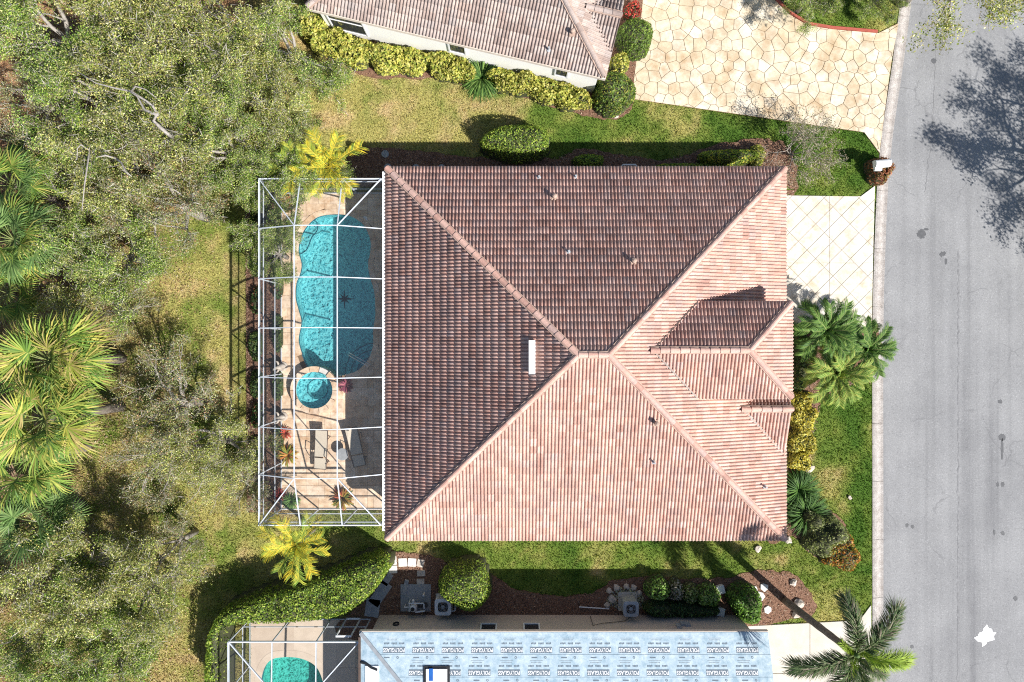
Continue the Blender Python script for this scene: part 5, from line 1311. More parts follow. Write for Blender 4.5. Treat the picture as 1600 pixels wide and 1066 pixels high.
# yellow variegated shrubs below the white wall
ys_ = [(488, 40, 15, 20, 'beside the oak at the corner of the white wall'), (520, 68, 24, 19, 'under the wide window of the white wall'), (560, 80, 24, 20, 'just past the wide window of the white wall'), (600, 89, 23, 19, 'third along the white wall from the oak corner'), (642, 93, 23, 17, 'before the gap in the row along the white wall'), (694, 100, 20, 17, 'just after the gap in the row along the white wall'), (722, 110, 14, 14, 'touching the strappy plant on its wide window side'),
       (790, 124, 20, 13, 'touching the strappy plant on its driveway side'), (822, 131, 22, 14, 'two along from the strappy plant'), (858, 141, 22, 15, 'under the narrow window of the white wall'), (893, 151, 22, 15, 'last of the row before the house corner')]
for i, (x, y, a, b, t) in enumerate(ys_): bush('variegated_shrub', 'yellow variegated shrub '+t, 'shrub', ell(x, y, a+8, b+2, -12, .6, wob=.14), random.uniform(.95, 1.05), .22, YELLOW, .15, 360, .28, 'yellow shrubs along the white wall', .7)
bush('round_bush', 'round green bush at the edge of the flagstone driveway by the red crotons', 'bush', ell(994, 54, 29, 30, 0, .9), 1.6, .8, GREEN+[(.16, .24, .04)], .12, 330, .1)
bush('round_bush', 'round green bush at the corner of the white house and flagstone driveway', 'bush', ell(960, 142, 34, 32, 20, .9), 1.7, .8, GREEN+[(.16, .24, .04), (.30, .30, .05)], .12, 330, .1)
bush('variegated_shrub', 'yellow shrub between the two round driveway bushes', 'shrub', ell(969, 97, 15, 15, 0, .5), .9, .3, YELLOW, .15, 230, .2, None, .7)
bush('croton', 'red leaved croton by the flagstone driveway', 'croton', ell(990, 14, 14, 14, 0, .5), .7, .25, [(.42, .04, .04), (.30, .03, .04), (.5, .10, .06), (.16, .10, .05)], .16, 200, .3, None, .45)
# front bed
for i, (x, y, a, b, t) in enumerate(((1252, 628, 18, 14, 'at the pygmy palms'), (1254, 655, 20, 18, 'second from the pygmy palms'), (1253, 690, 20, 19, 'third from the pygmy palms'), (1250, 720, 16, 14, 'beside the white rock'))): bush('variegated_shrub', 'yellow shrub along the tiled house front '+t, 'shrub', ell(x+1, y, a+3, b+3, 0, .5, wob=.14), .8, .28, [(.58, .49, .08), (.64, .57, .18), (.44, .41, .08), (.26, .26, .06), (.56, .45, .07)], .13, 380, .35, 'yellow shrubs along the front', .6)
bush('shrub', 'loose grey green shrub at the lower front corner of the tiled house', 'shrub', ell(1290, 834, 33, 36, 20, .8, wob=.2), 1.3, .7, [(.22, .27, .09), (.30, .33, .13), (.16, .20, .07), (.40, .40, .20)], .11, 300, .6, None, .4)
bush('croton', 'orange and green croton bordering the front lawn', 'croton', ell(1318, 866, 28, 28, 0, .6, wob=.14), .9, .35, [(.45, .16, .03), (.50, .28, .04), (.22, .22, .04), (.34, .10, .03), (.3, .28, .05)], .14, 240, .35, None, .4)
bush('shrub', 'reddish brown spiky shrub around the white mailbox', 'shrub', ell(1377, 265, 19, 21, 0, .5, wob=.1), .95, .4, [(.22, .08, .04), (.28, .13, .05), (.16, .05, .03), (.20, .16, .05), (.36, .15, .08)], .20, 240, .3, None, .3)
# dark green filler against the front wall behind the palms
bush('shrub', 'dark green shrub against the entry wall behind the pygmy palms', 'shrub', smooth_loop(PL([(1240, 525), (1262, 520), (1268, 560), (1264, 600), (1248, 612), (1238, 590)], .6), 30), .9, .35, DARKG+[(.18, .18, .05)], .12, 300, .3)
# shrubs by the lower house
bush('shrub', 'bright green shrub by the tall air conditioner', 'shrub', ell(1028, 921, 20, 17, 0, .6), 1.1, .4, [(.16, .30, .06), (.22, .36, .08), (.10, .20, .04), (.30, .40, .14)], .14, 260, .25, None, .6)
bush('shrub', 'greyish pink shrub between the green shrubs by the air conditioner', 'shrub', ell(1056, 925, 14, 16, 0, .6), .9, .35, [(.34, .32, .28), (.24, .24, .20), (.42, .38, .33), (.14, .18, .08)], .14, 220, .3, None, .6)
bush('shrub', 'pale flecked green shrub between grey shrub and utility box', 'shrub', ell(1080, 930, 14, 15, 0, .6), .9, .35, [(.30, .36, .16), (.18, .28, .07), (.40, .42, .22), (.10, .18, .04)], .14, 240, .3, None, .6)
bush('shrub', 'bright green shrub beside the small pale utility box', 'shrub', ell(1107, 932, 21, 16, 0, .6), 1.1, .4, [(.18, .34, .06), (.25, .40, .09), (.10, .20, .04), (.34, .44, .16)], .14, 260, .25, None, .6)
bush('shrub', 'dark shaded shrub row against the tan wall of the membrane house', 'shrub', smooth_loop(PL([(1010, 945), (1060, 943), (1118, 948), (1120, 962), (1060, 966), (1015, 962)], .5), 30), .8, .3, DARKG, .13, 260, .3)
bush('shrub', 'dark green oval shrub crossed by the palm trunk shadow', 'shrub', ell(1167, 944, 24, 32, 25, .7), 1.3, .5, [(.12, .24, .04), (.17, .30, .05), (.08, .16, .03)], .13, 320, .12, None, .6)
# low dark shrubs outside the pool enclosure
LEVEL = ['the compass star', 'the end of the deep water', 'the spa', 'the red bromeliad', 'the rounded end of the pool', 'the pool ledge foot', 'the areca palm corner', 'the orange bromeliad', 'the pool ledge', 'the first waist of the pool', 'the second waist of the pool', 'the spa rim', 'the loungers']
for i, (x, y, a, b) in enumerate(((396, 470, 9, 22), (394, 540, 10, 24), (396, 600, 10, 22), (397, 650, 9, 20), (395, 350, 10, 26), (396, 410, 9, 22), (394, 760, 9, 22), (396, 705, 9, 22), (424, 360, 12, 30), (424, 440, 12, 30), (424, 520, 12, 30), (424, 600, 12, 28), (424, 690, 12, 24))):
    near = i < 8
    bush('shrub', ('low dark shrub in the mulch outside the enclosure by ' if near else 'low green shrub pressed to the enclosure wall, by ')+LEVEL[i], 'shrub', ell(x+(4 if near else 8), y, a*(1 if near else .6), b, 0, .3), .55 if near else .5, .25, DARKG+([(.20, .08, .05)] if i % 3 == 0 else [(.12, .16, .04)]), .13, 260, .3, 'shrubs outside the enclosure' if near else 'shrubs against the enclosure', .5)

def strip(mb, pts, wd, side, col):
    """tapered ribbon through pts, side = width direction"""
    n = len(pts); b = len(mb.v)
    for i, p in enumerate(pts):
        w_ = wd*(1.0 if i < n-1 else .06)*(.7 if i == 0 else 1); s = side*w_/2; mb.v += [tuple(p-s), tuple(p+s)]
    for i in range(n-1): mb.face((b+2*i, b+2*i+1, b+2*i+3, b+2*i+2), col)
def jc(cols, j=.2):
    c = random.choice(cols); k = 1+random.uniform(-j, j); return tuple(max(.004, min(.9, x*k)) for x in c)
def rosette(name, label, cat, px, py, rad, n, wd, cols, rise=.6, group=None, z=.3, droop=1.2):
    c = P(px, py, z); root = empty(name, (c.x, c.y, 0), label, cat, group); mb = MB(); L0 = rad/31.4*1.25
    for k in range(n):
        az = random.uniform(0, 6.283); el = random.uniform(.15, 1.35); L = L0*random.uniform(.75, 1.1); d = Vector((math.cos(az), math.sin(az), 0)); side = Vector((-d.y, d.x, 0))
        p = Vector((0, 0, .03))+d*.03; pts = [p.copy()]; e = el
        for s in range(4):
            p = p+(d*math.cos(e)+Vector((0, 0, math.sin(e)*rise*1.6)))*L/4; p.z = max(p.z, .03); e -= droop*random.uniform(.25, .42); pts.append(p.copy())
        strip(mb, pts, wd, side, jc(cols))
    mb.build('leaves', M['blade'], root, world=False); return root
STRAP = [(.06, .13, .03), (.10, .19, .04), (.04, .09, .02), (.18, .28, .07)]
rosette('strappy_plant', 'dark green strappy leaved clump in the yellow shrub row', 'plant', 752, 117, 33, 420, .036, STRAP, z=.6)
rosette('strappy_plant', 'dark green strappy clump at the tiled house front by the white rock', 'plant', 1252, 768, 33, 420, .036, STRAP[:3], z=.5)
rosette('strappy_plant', 'dark green strappy clump at the tiled house front beside the grey green shrub', 'plant', 1262, 802, 34, 420, .036, STRAP[:3], z=.5)
BROM = [(.42, .16, .05), (.34, .28, .05), (.16, .22, .05), (.5, .3, .07)]
rosette('bromeliad', 'orange and green bromeliad on the deck edge beside the sunny lounger', 'bromeliad', 447, 713, 16, 70, .06, BROM, z=.4)
rosette('bromeliad', 'small red bromeliad by the screen wall above the orange bromeliad', 'bromeliad', 444, 677, 10, 40, .05, [(.45, .08, .05), (.3, .06, .05), (.36, .2, .07)], z=.3)
rosette('bromeliad', 'orange green bromeliad casting a round shadow on the deck end', 'bromeliad', 531, 783, 17, 70, .06, [(.16, .20, .05), (.34, .18, .05), (.40, .10, .05), (.40, .30, .06)], z=.7)
rosette('cordyline', 'reddish purple spiky plant between the spa and the shaded deck', 'plant', 537, 603, 11, 55, .05, [(.30, .08, .12), (.22, .06, .10), (.4, .15, .15)], z=.5)
rosette('bromeliad', 'red leaved plant in the enclosure corner by the areca palm', 'bromeliad', 433, 775, 10, 40, .05, [(.4, .07, .06), (.28, .05, .06)], z=.3)
rosette('fern', 'green fern in the enclosure corner by the areca palm', 'fern', 452, 785, 13, 60, .05, [(.10, .20, .05), (.16, .26, .07)], z=.3)
rosette('bromeliad', 'rusty leaved plant in the far corner of the pool deck', 'bromeliad', 446, 312, 9, 36, .05, [(.34, .14, .06), (.26, .18, .06), (.4, .22, .1)], z=.25)
rosette('bromeliad', 'rust brown plant on the deck corner under the oak branch', 'bromeliad', 450, 326, 6, 24, .05, [(.30, .10, .05), (.24, .14, .05)], z=.2)
rosette('strappy_plant', 'spiky dark green fern palm by the deck corner beneath the oak', 'plant', 30, 222, 34, 120, .07, [(.07, .14, .03), (.11, .20, .04), (.2, .24, .05)], z=.8)

# palms: each frond is a part
def pinnate_mesh(name, L, droop, e0, nl, ll, wd, cols, rcol, plume=False, fold=.35):
    mb = MB(); p = Vector((0, 0, 0)); e = e0; N = 14; pts = [p.copy()]; ang = [e]
    for i in range(N):
        p = p+Vector((math.cos(e), 0, math.sin(e)))*L/N; e -= droop/N*(1.0 if i > 2 else .4); pts.append(p.copy()); ang.append(e)
    mb.tube(pts, [.028*(1-.85*i/N)+.004 for i in range(N+1)], 4, rcol)
    for k in range(nl):
        t = .14+.86*k/nl; f = t*N; i = min(int(f), N-1); q = pts[i].lerp(pts[i+1], f-i); a = ang[i]
        fw = Vector((math.cos(a), 0, math.sin(a))); upv = Vector((-math.sin(a), 0, math.cos(a)))
        lw = ll*(math.sin(math.pi*min(1, .12+.88*(1-abs(2*t-1.05))))**.6 if not plume else 1)*random.uniform(.85, 1.1); lw = max(lw, ll*.3)
        for s in (-1, 1):
            roll = random.uniform(-1.2, 1.5) if plume else fold+random.uniform(-.15, .15)
            sd = Vector((0, s, 0))*math.cos(roll)+upv*math.sin(roll)
            d = (sd*.86+fw*(.45+.4*t)).normalized(); ws = d.cross(sd.cross(fw)).normalized() if not plume else d.cross(upv+Vector((.01, 0, 0))).normalized()
            m_ = q+d*lw*.55; tp = q+d*lw+Vector((0, 0, -lw*(.18 if plume else .30)))
            strip(mb, [q, m_, tp], wd, ws, jc(cols))
    me = mb.mesh(name); me.materials.append(M['blade']); return me
def fan_mesh(name, Lp, rad, cols, n=30):
    mb = MB(); pts = [Vector((0, 0, 0)), Vector((Lp*.5, 0, .03*Lp)), Vector((Lp, 0, -.02*Lp))]; mb.tube(pts, [.03, .022, .018], 4, (.20, .24, .08))
    for k in range(n):
        t = -1+2*k/(n-1); a = t*2.0; L = rad*(1-.28*abs(t))*random.uniform(.9, 1.08)
        d = Vector((math.cos(a), math.sin(a), -.10+.30*abs(t)+random.uniform(-.10, .10))).normalized(); o_ = Vector((Lp+.06*math.cos(a)-.16*abs(t), 0, 0)); side = Vector((-d.y, d.x, random.uniform(-.6, .6))).normalized()
        strip(mb, [o_, o_+d*L*.35, o_+d*L*.68+Vector((0, 0, -.03*L)), o_+d*L+Vector((0, 0, -.22*L))], .055, side, jc(cols, .25))
    me = mb.mesh(name); me.materials.append(M['blade']); return me
def palm(name, label, px, py, h, meshes, n, tilt, trunk_r=.12, base_px=None, group=None, scale=1, rings=True, crownshaft=None, azs=None):
    top = P(px, py, h); b = P(*base_px) if base_px else Vector((top.x, top.y, 0)); root = empty(name, (b.x, b.y, 0), label, 'palm', group)
    mb = MB(); T = Vector((top.x-b.x, top.y-b.y, h)); pts = []; rad = []
    for i in range(13):
        t = i/12; pts.append(Vector((T.x*t**1.05, T.y*t**1.05, T.z*t))); rad.append(trunk_r*(1.25-.35*t)*(1+(.05 if i % 2 else -.03)))
    mb.tube(pts, rad, 9); mb.build('trunk', M['palm_bark'], root, True, world=False)
    if crownshaft:
        mb = MB(); d = (pts[-1]-pts[-2]).normalized(); mb.tube([pts[-1]-d*.1, pts[-1]+d*.35, pts[-1]+d*.8], [trunk_r*1.1, trunk_r*1.05, trunk_r*.5], 9, crownshaft); mb.build('crownshaft', M['blade'], root, True, world=False); T = T+d*.6
    for k in range(n):
        o = link('frond', meshes[k % len(meshes)], root); t0, t1 = tilt; f = (k+.5)/n
        o.rotation_euler = (random.uniform(-.25, .25), -(t1+(t0-t1)*f)+random.uniform(-.12, .12), (k*2.39996+random.uniform(-.2, .2)) if azs is None else R(azs[k]))
        sc = scale*random.uniform(.85, 1.1); o.scale = (sc, sc, sc); o.location = T
    return root
AREC = [(.60, .52, .05), (.52, .48, .05), (.38, .42, .05), (.26, .35, .05), (.68, .52, .04)]
am = [pinnate_mesh('areca_frond', 1.75, 1.15, .6, 27, .52, .026, AREC, (.55, .45, .06)) for _ in range(3)]
am2 = [pinnate_mesh('areca_frond_green', 1.65, 1.0, .6, 27, .50, .024, [(.26, .36, .06), (.20, .32, .05), (.42, .44, .06)], (.4, .4, .06)) for _ in range(2)]
palm('areca_palm', 'yellow areca palm at the lower corner of the pool enclosure', 466, 850, 2.6, am+am2[:1], 17, (-.3, .9), .09)
palm('areca_palm', 'yellow green areca palm leaning over the upper edge of the pool enclosure', 515, 262, 2.9, am, 12, (-.2, .7), .09)
palm('areca_palm', 'greener areca palm beside the oak at the upper enclosure corner', 465, 268, 2.3, am2+am[:1], 13, (-.2, .8), .08, scale=.9)
PYG = [(.07, .15, .03), (.11, .20, .04), (.16, .26, .06), (.05, .11, .03)]
pyg = [pinnate_mesh('pygmy_frond', 1.35, 1.5, .7, 62, .34, .019, PYG, (.22, .26, .09)) for _ in range(3)]
pyg2 = [pinnate_mesh('pygmy_frond_light', 1.35, 1.5, .7, 62, .34, .019, [(.17, .27, .05), (.24, .33, .07), (.12, .20, .04), (.34, .36, .08)], (.30, .32, .09)) for _ in range(3)]
palm('pygmy_palm', 'dark green pygmy palm overhanging the white driveway and entry corner', 1286, 516, 2.1, pyg, 32, (-.5, .9), .09, scale=1.25)
palm('pygmy_palm', 'dark pygmy palm leaning over the kerb', 1350, 545, 1.9, pyg, 28, (-.5, .8), .09, base_px=(1335, 540), scale=1.1)
palm('pygmy_palm', 'lighter green pygmy palm beside the yellow shrubs', 1303, 582, 1.9, pyg2, 30, (-.5, .9), .09, scale=1.22)
def limb(root, pts, r0, r1):
    """a thick bare limb seen in the crown; pts = photo pixels with heights"""
    rz = root.rotation_euler.z; sc = root.scale; out = []
    for x, y, z in pts:
        q = P(x, y, z)-root.location; out.append(((q.x*math.cos(-rz)-q.y*math.sin(-rz))/sc.x, (q.x*math.sin(-rz)+q.y*math.cos(-rz))/sc.y, q.z/sc.z))
    mb = MB(); n = len(out); mb.tube(out, [r0+(r1-r0)*i/(n-1) for i in range(n)], 7); mb.build('limb', M['limb_bark'], root, True, world=False)
FOX = [(.07, .12, .04), (.11, .17, .06), (.05, .09, .035), (.17, .20, .10), (.22, .19, .14)]
fx = [pinnate_mesh('foxtail_frond', 2.7, 1.6, .28, 270, .62, .032, FOX, (.16, .2, .08), True) for _ in range(3)]
fx1 = pinnate_mesh('foxtail_young_frond', 2.4, 1.4, .28, 270, .60, .032, [(.24, .34, .04), (.18, .28, .03), (.3, .38, .06)], (.25, .3, .08), True)
FP = palm('foxtail_palm', 'tall foxtail palm leaning over the plain driveway with bushy fronds', 1324, 1013, 5.6, [fx[0], fx[1], fx1, fx[2], fx[0], fx[1], fx[2]], 7, (-.15, .15), .15, azs=[98, 46, -8, 200, 243, 285, 322], base_px=(1226, 938), crownshaft=(.10, .16, .05))
for k_ in range(6):
    o_ = link('young_frond', [fx1, fx[0]][k_ % 2], FP); o_.location = FP.children[0].parent and Vector((P(1324, 1013, 5.6).x-FP.location.x, P(1324, 1013, 5.6).y-FP.location.y, 5.9)); o_.scale = (.42, .42, .42); o_.rotation_euler = (0, -.75, k_*1.05+.3)
CAB = [(.12, .21, .035), (.18, .27, .05), (.08, .15, .03), (.30, .34, .07), (.40, .36, .09)]; CABD = [(.10, .18, .05), (.07, .13, .04), (.16, .24, .08)]; CABY = [(.30, .33, .06), (.42, .40, .08), (.20, .27, .045), (.36, .29, .11)]
cab = [fan_mesh('fan_frond', 1.15, 1.15, CAB) for _ in range(3)]; cabd = [fan_mesh('fan_frond_dark', 1.1, 1.1, CABD) for _ in range(2)]; caby = [fan_mesh('fan_frond_yellow', 1.15, 1.15, CABY) for _ in range(2)]
dead = fan_mesh('fan_frond_dry', 1.0, 1.0, [(.34, .22, .15), (.26, .17, .12)], 22)
palm('cabbage_palm', 'big yellow green cabbage palm at the edge of the rough lawn', 82, 565, 5.2, cab+caby, 34, (-.7, 1.1), .20, scale=1.12)
palm('cabbage_palm', 'cabbage palm with yellow fan leaves crowding the biggest one', 70, 655, 5.6, caby+cab+cabd[:1], 30, (-.7, 1.0), .20, scale=1.05)
palm('cabbage_palm', 'shorter cabbage palm with some dry brown fans', 45, 720, 4.2, cab+[dead], 26, (-.7, .9), .19)
palm('cabbage_palm', 'dark cabbage palm shaded by its taller neighbours', 55, 815, 3.4, cabd, 22, (-.6, .9), .18)
palm('cabbage_palm', 'blue green cabbage palm among the oaks', 22, 375, 4.4, cabd+cab[:1], 26, (-.6, 1.0), .18, scale=.95)
palm('cabbage_palm', 'small cabbage palm under the pale branched oak', 20, 290, 3.4, cab[:2]+cabd[:1], 20, (-.5, 1.0), .16, scale=.85)
palm('cabbage_palm', 'cabbage palm seedling by the shaded trunks', 15, 460, 3.2, cab[:2], 16, (-.4, .9), .15, scale=.8)

# oaks: four skeletons reused
def oak_variant(seed, nleaf, dens_sd, cols, leaf=.135, limbs=6, spread=1.0, bare=.1):
    r = random.Random(seed); mb = MB(); ends = []
    def grow(p, d, L, rad, lev):
        n = 4; pts = [p.copy()]; rr = [rad]; q = p.copy(); dd = d.copy()
        for i in range(n):
            dd = (dd+Vector((r.gauss(0, .16), r.gauss(0, .16), r.gauss(0, .10)+(.05 if lev < 2 else .01)))).normalized(); q = q+dd*L/n; pts.append(q.copy()); rr.append(rad*(1-.42*(i+1)/n))
            if lev >= 2: ends.append((q.copy(), lev))
        mb.tube(pts, rr, 7 if lev == 0 else (5 if lev < 3 else 3), cap=False)
        if lev < 4:
            for k in range(3 if lev < 3 else 2):
                nd_ = (dd+Vector((r.gauss(0, .62), r.gauss(0, .62), r.gauss(.02, .28)))).normalized()
                nd_.z = max(nd_.z, -.15); at_ = pts[-1] if k < 2 else pts[2]
                grow(at_, nd_.normalized(), L*r.uniform(.60, .80), rr[-1]*.75, lev+1)
    base_h = r.uniform(2.0, 2.6); mb.tube([(0, 0, -.05), (.03, .02, base_h*.5), (0, 0, base_h)], [.26, .22, .2], 9)
    for k in range(limbs):
        a = 6.283*k/limbs+r.uniform(-.3, .3); d = Vector((math.cos(a)*spread, math.sin(a)*spread, r.uniform(.45, 1.0))).normalized()
        grow(Vector((0, 0, base_h-.1)), d, r.uniform(1.4, 1.9), .13, 1)
    wood = mb.mesh('oak_wood', True); wood.materials.append(M['bark'])
    E = np.array([tuple(e[0]) for e in ends]); keep = rng.uniform(size=len(E)) > bare; E = E[keep]
    cid = rng.integers(0, len(E), nleaf); c = E[cid]+rng.normal(0, 1, (nleaf, 3))*np.array([dens_sd, dens_sd, dens_sd*.6]); c[:, 2] = np.maximum(c[:, 2], 1.2)
    V, F, T = leaf_arrays(c, .9, leaf, .5, cols, .3)
    tone = np.random.default_rng(seed).uniform(.5, 1.45, len(E))[cid]; T = T*tone[:, None]
    nt_ = nleaf//11; c2 = E[rng.integers(0, len(E), nt_)]+rng.normal(0, .16, (nt_, 3)); tw = leaf_arrays(c2, .6, .42, .045, [(.46, .42, .38), (.38, .35, .32), (.56, .52, .50), (.30, .24, .19)])
    V, F, T = join_arrays([(V, F, T), tw])
    me = np_mesh('oak_leaves', V, F, np.clip(T, .01, .9)); me.materials.append(M['leaf']); return wood, me
OAK = [(.22, .28, .05), (.31, .35, .08), (.14, .20, .035), (.44, .44, .13), (.38, .32, .11), (.52, .51, .26)]
OAKG = [(.15, .26, .04), (.23, .33, .055), (.09, .17, .03), (.36, .41, .09), (.47, .48, .20)]
OAKR = [(.22, .26, .09), (.30, .31, .12), (.16, .20, .06), (.42, .26, .14), (.40, .40, .24)]
variants = [oak_variant(1, 34000, .18, OAK, .092), oak_variant(2, 40000, .18, OAKG, .095), oak_variant(3, 18000, .18, OAK, .09, bare=.4), oak_variant(4, 28000, .17, OAKG, .095, bare=.2), oak_variant(5, 13000, .19, OAKR, .088, bare=.45)]
def oak(px, py, v, s, label, z=4.0, group='oaks at the wild edge of the lawn', sz=1.0, name='oak_tree'):
    c = P(px, py, z*sz); root = empty(name, (c.x, c.y, 0), label, 'tree', group, random.uniform(0, 6.28)); root.scale = (s, s, s*sz)
    link('trunk', variants[v][0], root); link('crown', variants[v][1], root); return root
oak(70, 40, 1, .95, 'dense green oak at the far end of the wild edge'); oak(200, 55, 0, 1.0, 'grey green oak second from the far end of the wild edge'); oak(330, 30, 2, .95, 'sparse oak with bare pale twigs opposite the white wall')
oak(430, 55, 3, .75, 'grey green oak touching the yellow shrubs of the white wall'); oak(130, 150, 3, 1.0, 'green oak around the small orange litter clearing'); OL = oak(260, 160, 2, 1.05, 'open oak with a thick curved pale limb'); limb(OL, [(262, 160, 2.4), (268, 215, 4.6), (252, 200, 5.6), (240, 190, 5.1), (246, 178, 5.3), (238, 165, 5.4), (224, 155, 5.5), (205, 143, 5.5), (180, 138, 5.5), (150, 130, 5.4), (118, 110, 5.3)], .085, .02); limb(OL, [(246, 180, 6.15), (226, 172, 5.5), (214, 150, 5.6), (200, 142, 5.6)], .06, .02); limb(OL, [(205, 143, 5.5), (212, 135, 5.6), (228, 140, 5.7), (250, 158, 5.7)], .04, .015); oak(395, 140, 0, .8, 'oak spreading over the brown rough lawn')
oak(395, 255, 1, .62, 'dark leafy oak shading the upper enclosure corner'); oak(340, 225, 1, .75, 'dense dark oak near the upper enclosure corner'); oak(450, 215, 3, .60, 'small oak leaning on the upper areca palm'); OF = oak(170, 255, 0, .9, 'oak with forked pale branches above the fan palms'); limb(OF, [(172, 257, 2.2), (182, 248, 4.3), (190, 255, 4.7), (196, 268, 4.9), (206, 276, 4.9)], .07, .02); limb(OF, [(182, 248, 4.3), (165, 243, 4.8), (150, 246, 4.9)], .06, .02); limb(OF, [(172, 257, 2.2), (140, 235, 4.5), (126, 226, 4.9), (121, 232, 5.0), (120, 250, 5.0)], .05, .015); limb(OF, [(140, 235, 4.5), (132, 290, 4.7), (128, 330, 4.6)], .05, .015); oak(70, 300, 3, .7, 'low oak between the cabbage palms')
oak(260, 315, 4, .9, 'thin reddish oak dropping rusty leaves on the lawn'); oak(165, 395, 1, .8, 'dense oak beside the lawn strip'); oak(100, 430, 2, .8, 'oak with bare twigs behind the biggest cabbage palm')
oak(388, 325, 3, .62, 'leafy oak reaching across the enclosure corner'); oak(402, 385, 1, .48, 'small green oak overhanging the pool deck'); oak(135, 480, 4, .6, 'thin brownish oak behind the biggest cabbage palm')
oak(255, 640, 4, .85, 'sparse see-through oak in the middle of the lawn strip'); oak(310, 700, 2, .80, 'sparse oak by the enclosure shadow'); oak(355, 770, 4, .62, 'thin oak with rusty twigs beside the enclosure corner'); oak(230, 720, 4, .7, 'pale thin oak between cabbage palms and lawn')
oak(95, 905, 0, 1.0, 'broad oak below the dark cabbage palm'); oak(200, 940, 2, .90, 'sparse oak opposite the curved hedge'); oak(60, 1000, 3, .95, 'green oak at the near end of the wild edge'); oak(150, 1035, 1, .85, 'dense oak beside the straw coloured lawn at the near end'); oak(240, 870, 4, .62, 'see-through oak on the straw coloured lawn')
oak(20, 140, 4, .7, 'thin rusty oak above the spiky fern palm'); oak(300, 95, 1, .7, 'low green oak beside the sparse bare twigged oak')
# street trees standing beyond the frame: one reaches in, one only throws its shadow on the asphalt
T1 = oak(1512, -88, 2, 1.25, 'street oak dipping yellowish branches over the asphalt', z=5.0, group='street oaks')
c = Vector((30.7, 6.3, 0)); T2 = empty('oak_tree', c, 'street oak whose shadow falls across the asphalt', 'tree', 'street oaks', 1.1); T2.scale = (1.4, 1.4, 1.5); link('trunk', variants[4][0], T2); link('crown', variants[3][1], T2)
oak(1395, -25, 3, .42, 'small tree at the kerb above the flagstone driveway', z=2.5, group=None); oak(1280, -22, 1, .5, 'dark leafy tree behind the red edging', z=2.5, group=None)
# leafless grey shrub by the mailbox lawn
def bare_shrub(px, py, label, s):
    c = P(px, py, .8); root = empty('bare_shrub', (c.x, c.y, 0), label, 'shrub'); mb = MB(); r = random.Random(5); tips = []
    def g(p, d, L, rad, lev):
        q = p+d*L; mb.tube([p, p.lerp(q, .5)+Vector((r.gauss(0, .03), r.gauss(0, .03), 0)), q], [rad, rad*.8, rad*.6], 4, cap=False); tips.append(q)
        if lev < 5:
            for k in range(3 if lev < 4 else 2): g(q, (d+Vector((r.gauss(0, .55), r.gauss(0, .55), r.gauss(.05, .3)))).normalized(), L*r.uniform(.62, .85), rad*.65, lev+1)
    for k in range(6):
        a = k*1.05; g(Vector((0, 0, 0)), Vector((math.cos(a)*.6, math.sin(a)*.6, 1)).normalized(), .62*s, .03, 1)
    mb.build('branches', M['bark'], root, world=False)
    E = np.array([tuple(t) for t in tips]); n = 5200; cc_ = E[rng.integers(0, len(E), n)]+rng.normal(0, .09, (n, 3)); cc_[:, 2] = np.maximum(cc_[:, 2], .05)
    V, F, T = leaf_arrays(cc_, .4, .07, .5, [(.36, .30, .23), (.27, .22, .16), (.20, .21, .09), (.44, .38, .30)]); link('foliage', np_mesh('foliage', V, F, T), root, M['leaf'])
bare_shrub(1245, 235, 'leafless grey brown shrub beside the corner lawn', 1.45)

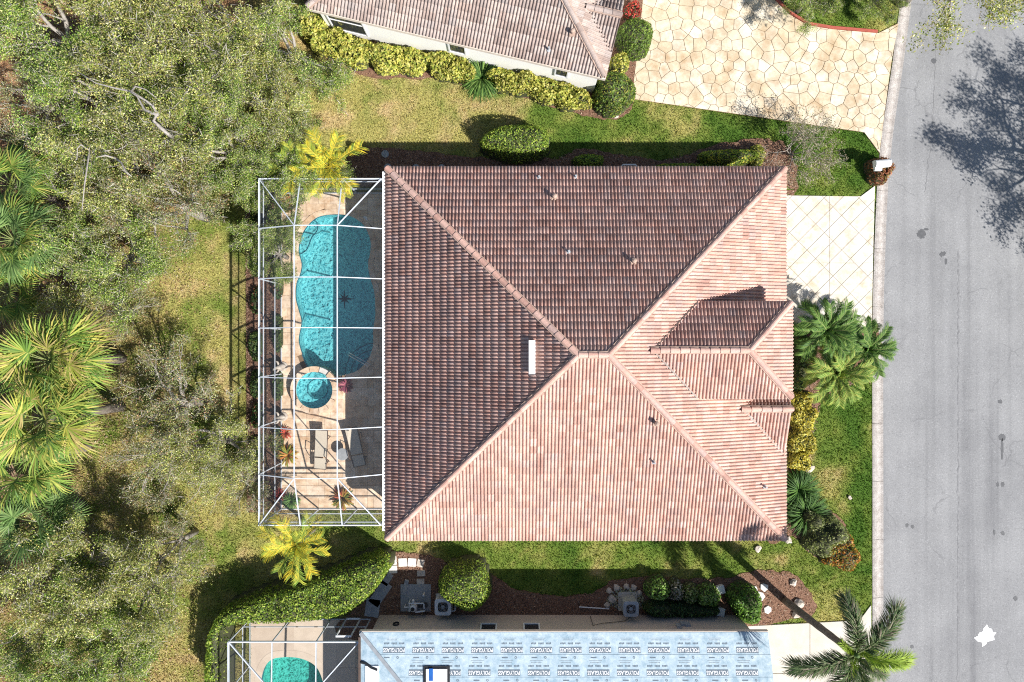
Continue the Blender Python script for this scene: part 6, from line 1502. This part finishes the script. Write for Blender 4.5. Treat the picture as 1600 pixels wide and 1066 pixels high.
# ------------------------------------------------------------------ ground cover
def scatter(n, x0, x1, y0, y1): return np.column_stack([rng.uniform(x0, x1, n), rng.uniform(y0, y1, n)])
p = scatter(1000000, -26, 20, -17.5, 17.5)
ok = p[:, 0] < kerb_x(p[:, 1])-KW-.02
for pl in hard: ok &= ~inside(p, pl)
for pl in beds: ok &= ~(inside(p, pl) & (edge_dist(p, pl) > rng.uniform(0, .16, len(p))))
for bd in (house_main,): pass
p = p[ok]
ht = rng.uniform(.04, .12, len(p)); az = rng.uniform(0, 6.283, len(p)); wd = rng.uniform(.025, .06, len(p)); ln = rng.uniform(.0, .09, len(p)); la = rng.uniform(0, 6.283, len(p))
keepn = 330000
if len(p) > keepn: p, ht, az, wd, ln, la = (a[:keepn] for a in (p, ht, az, wd, ln, la))
col = ground_col(p)*rng.uniform(.55, 1.75, len(p))[:, None]*rng.uniform(.9, 1.1, (len(p), 3))
z = .05*(fbm(p[:, 0]*.25, p[:, 1]*.25, 5)-.5)-.03
dx, dy = np.cos(az)*wd/2, np.sin(az)*wd/2
V = np.stack([np.column_stack([p[:, 0]-dx, p[:, 1]-dy, z]), np.column_stack([p[:, 0]+dx, p[:, 1]+dy, z]), np.column_stack([p[:, 0]+np.cos(la)*ln, p[:, 1]+np.sin(la)*ln, z+ht])], 1).reshape(-1, 3)
tag(link('grass', np_mesh('grass', V, np.arange(len(V)).reshape(-1, 3), np.clip(col, .01, .8)), None, M['grass']), 'short patchy lawn grass blades between the houses', 'grass', kind='stuff')
# fallen leaves and mulch chips
p = scatter(60000, -26, -9, -17.5, 17.5); keep = rng.uniform(size=len(p)) < np.clip((-p[:, 0]-14)/7, .012, 1); p = p[keep]
for pl in hard: p = p[~inside(p, pl)]
V, F, T = leaf_arrays(np.column_stack([p, rng.uniform(.02, .06, len(p))]), 2.5, .10, .5, [(.40, .24, .13), (.30, .18, .10), (.46, .34, .2), (.5, .42, .3), (.2, .13, .08)])
tag(link('leaf_litter', np_mesh('leaf_litter', V, F, T), None, M['leaf']), 'dry brown fallen leaves under the oaks', 'leaf litter', kind='stuff')
pts = []
for pl in beds:
    a = np.array(pl); q = scatter(9000, a[:, 0].min(), a[:, 0].max(), a[:, 1].min(), a[:, 1].max()); pts.append(q[inside(q, pl)])
p = np.concatenate(pts)
for pl in hard: p = p[~inside(p, pl)]
V, F, T = leaf_arrays(np.column_stack([p, rng.uniform(.028, .05, len(p))]), 2.0, .11, .35, [(.26, .15, .10), (.16, .085, .06), (.36, .23, .16), (.10, .05, .04), (.44, .33, .25)])
tag(link('mulch_chips', np_mesh('mulch_chips', V, F, T), None, M['leaf']), 'brown bark chips strewn over the planting beds', 'mulch', kind='stuff')
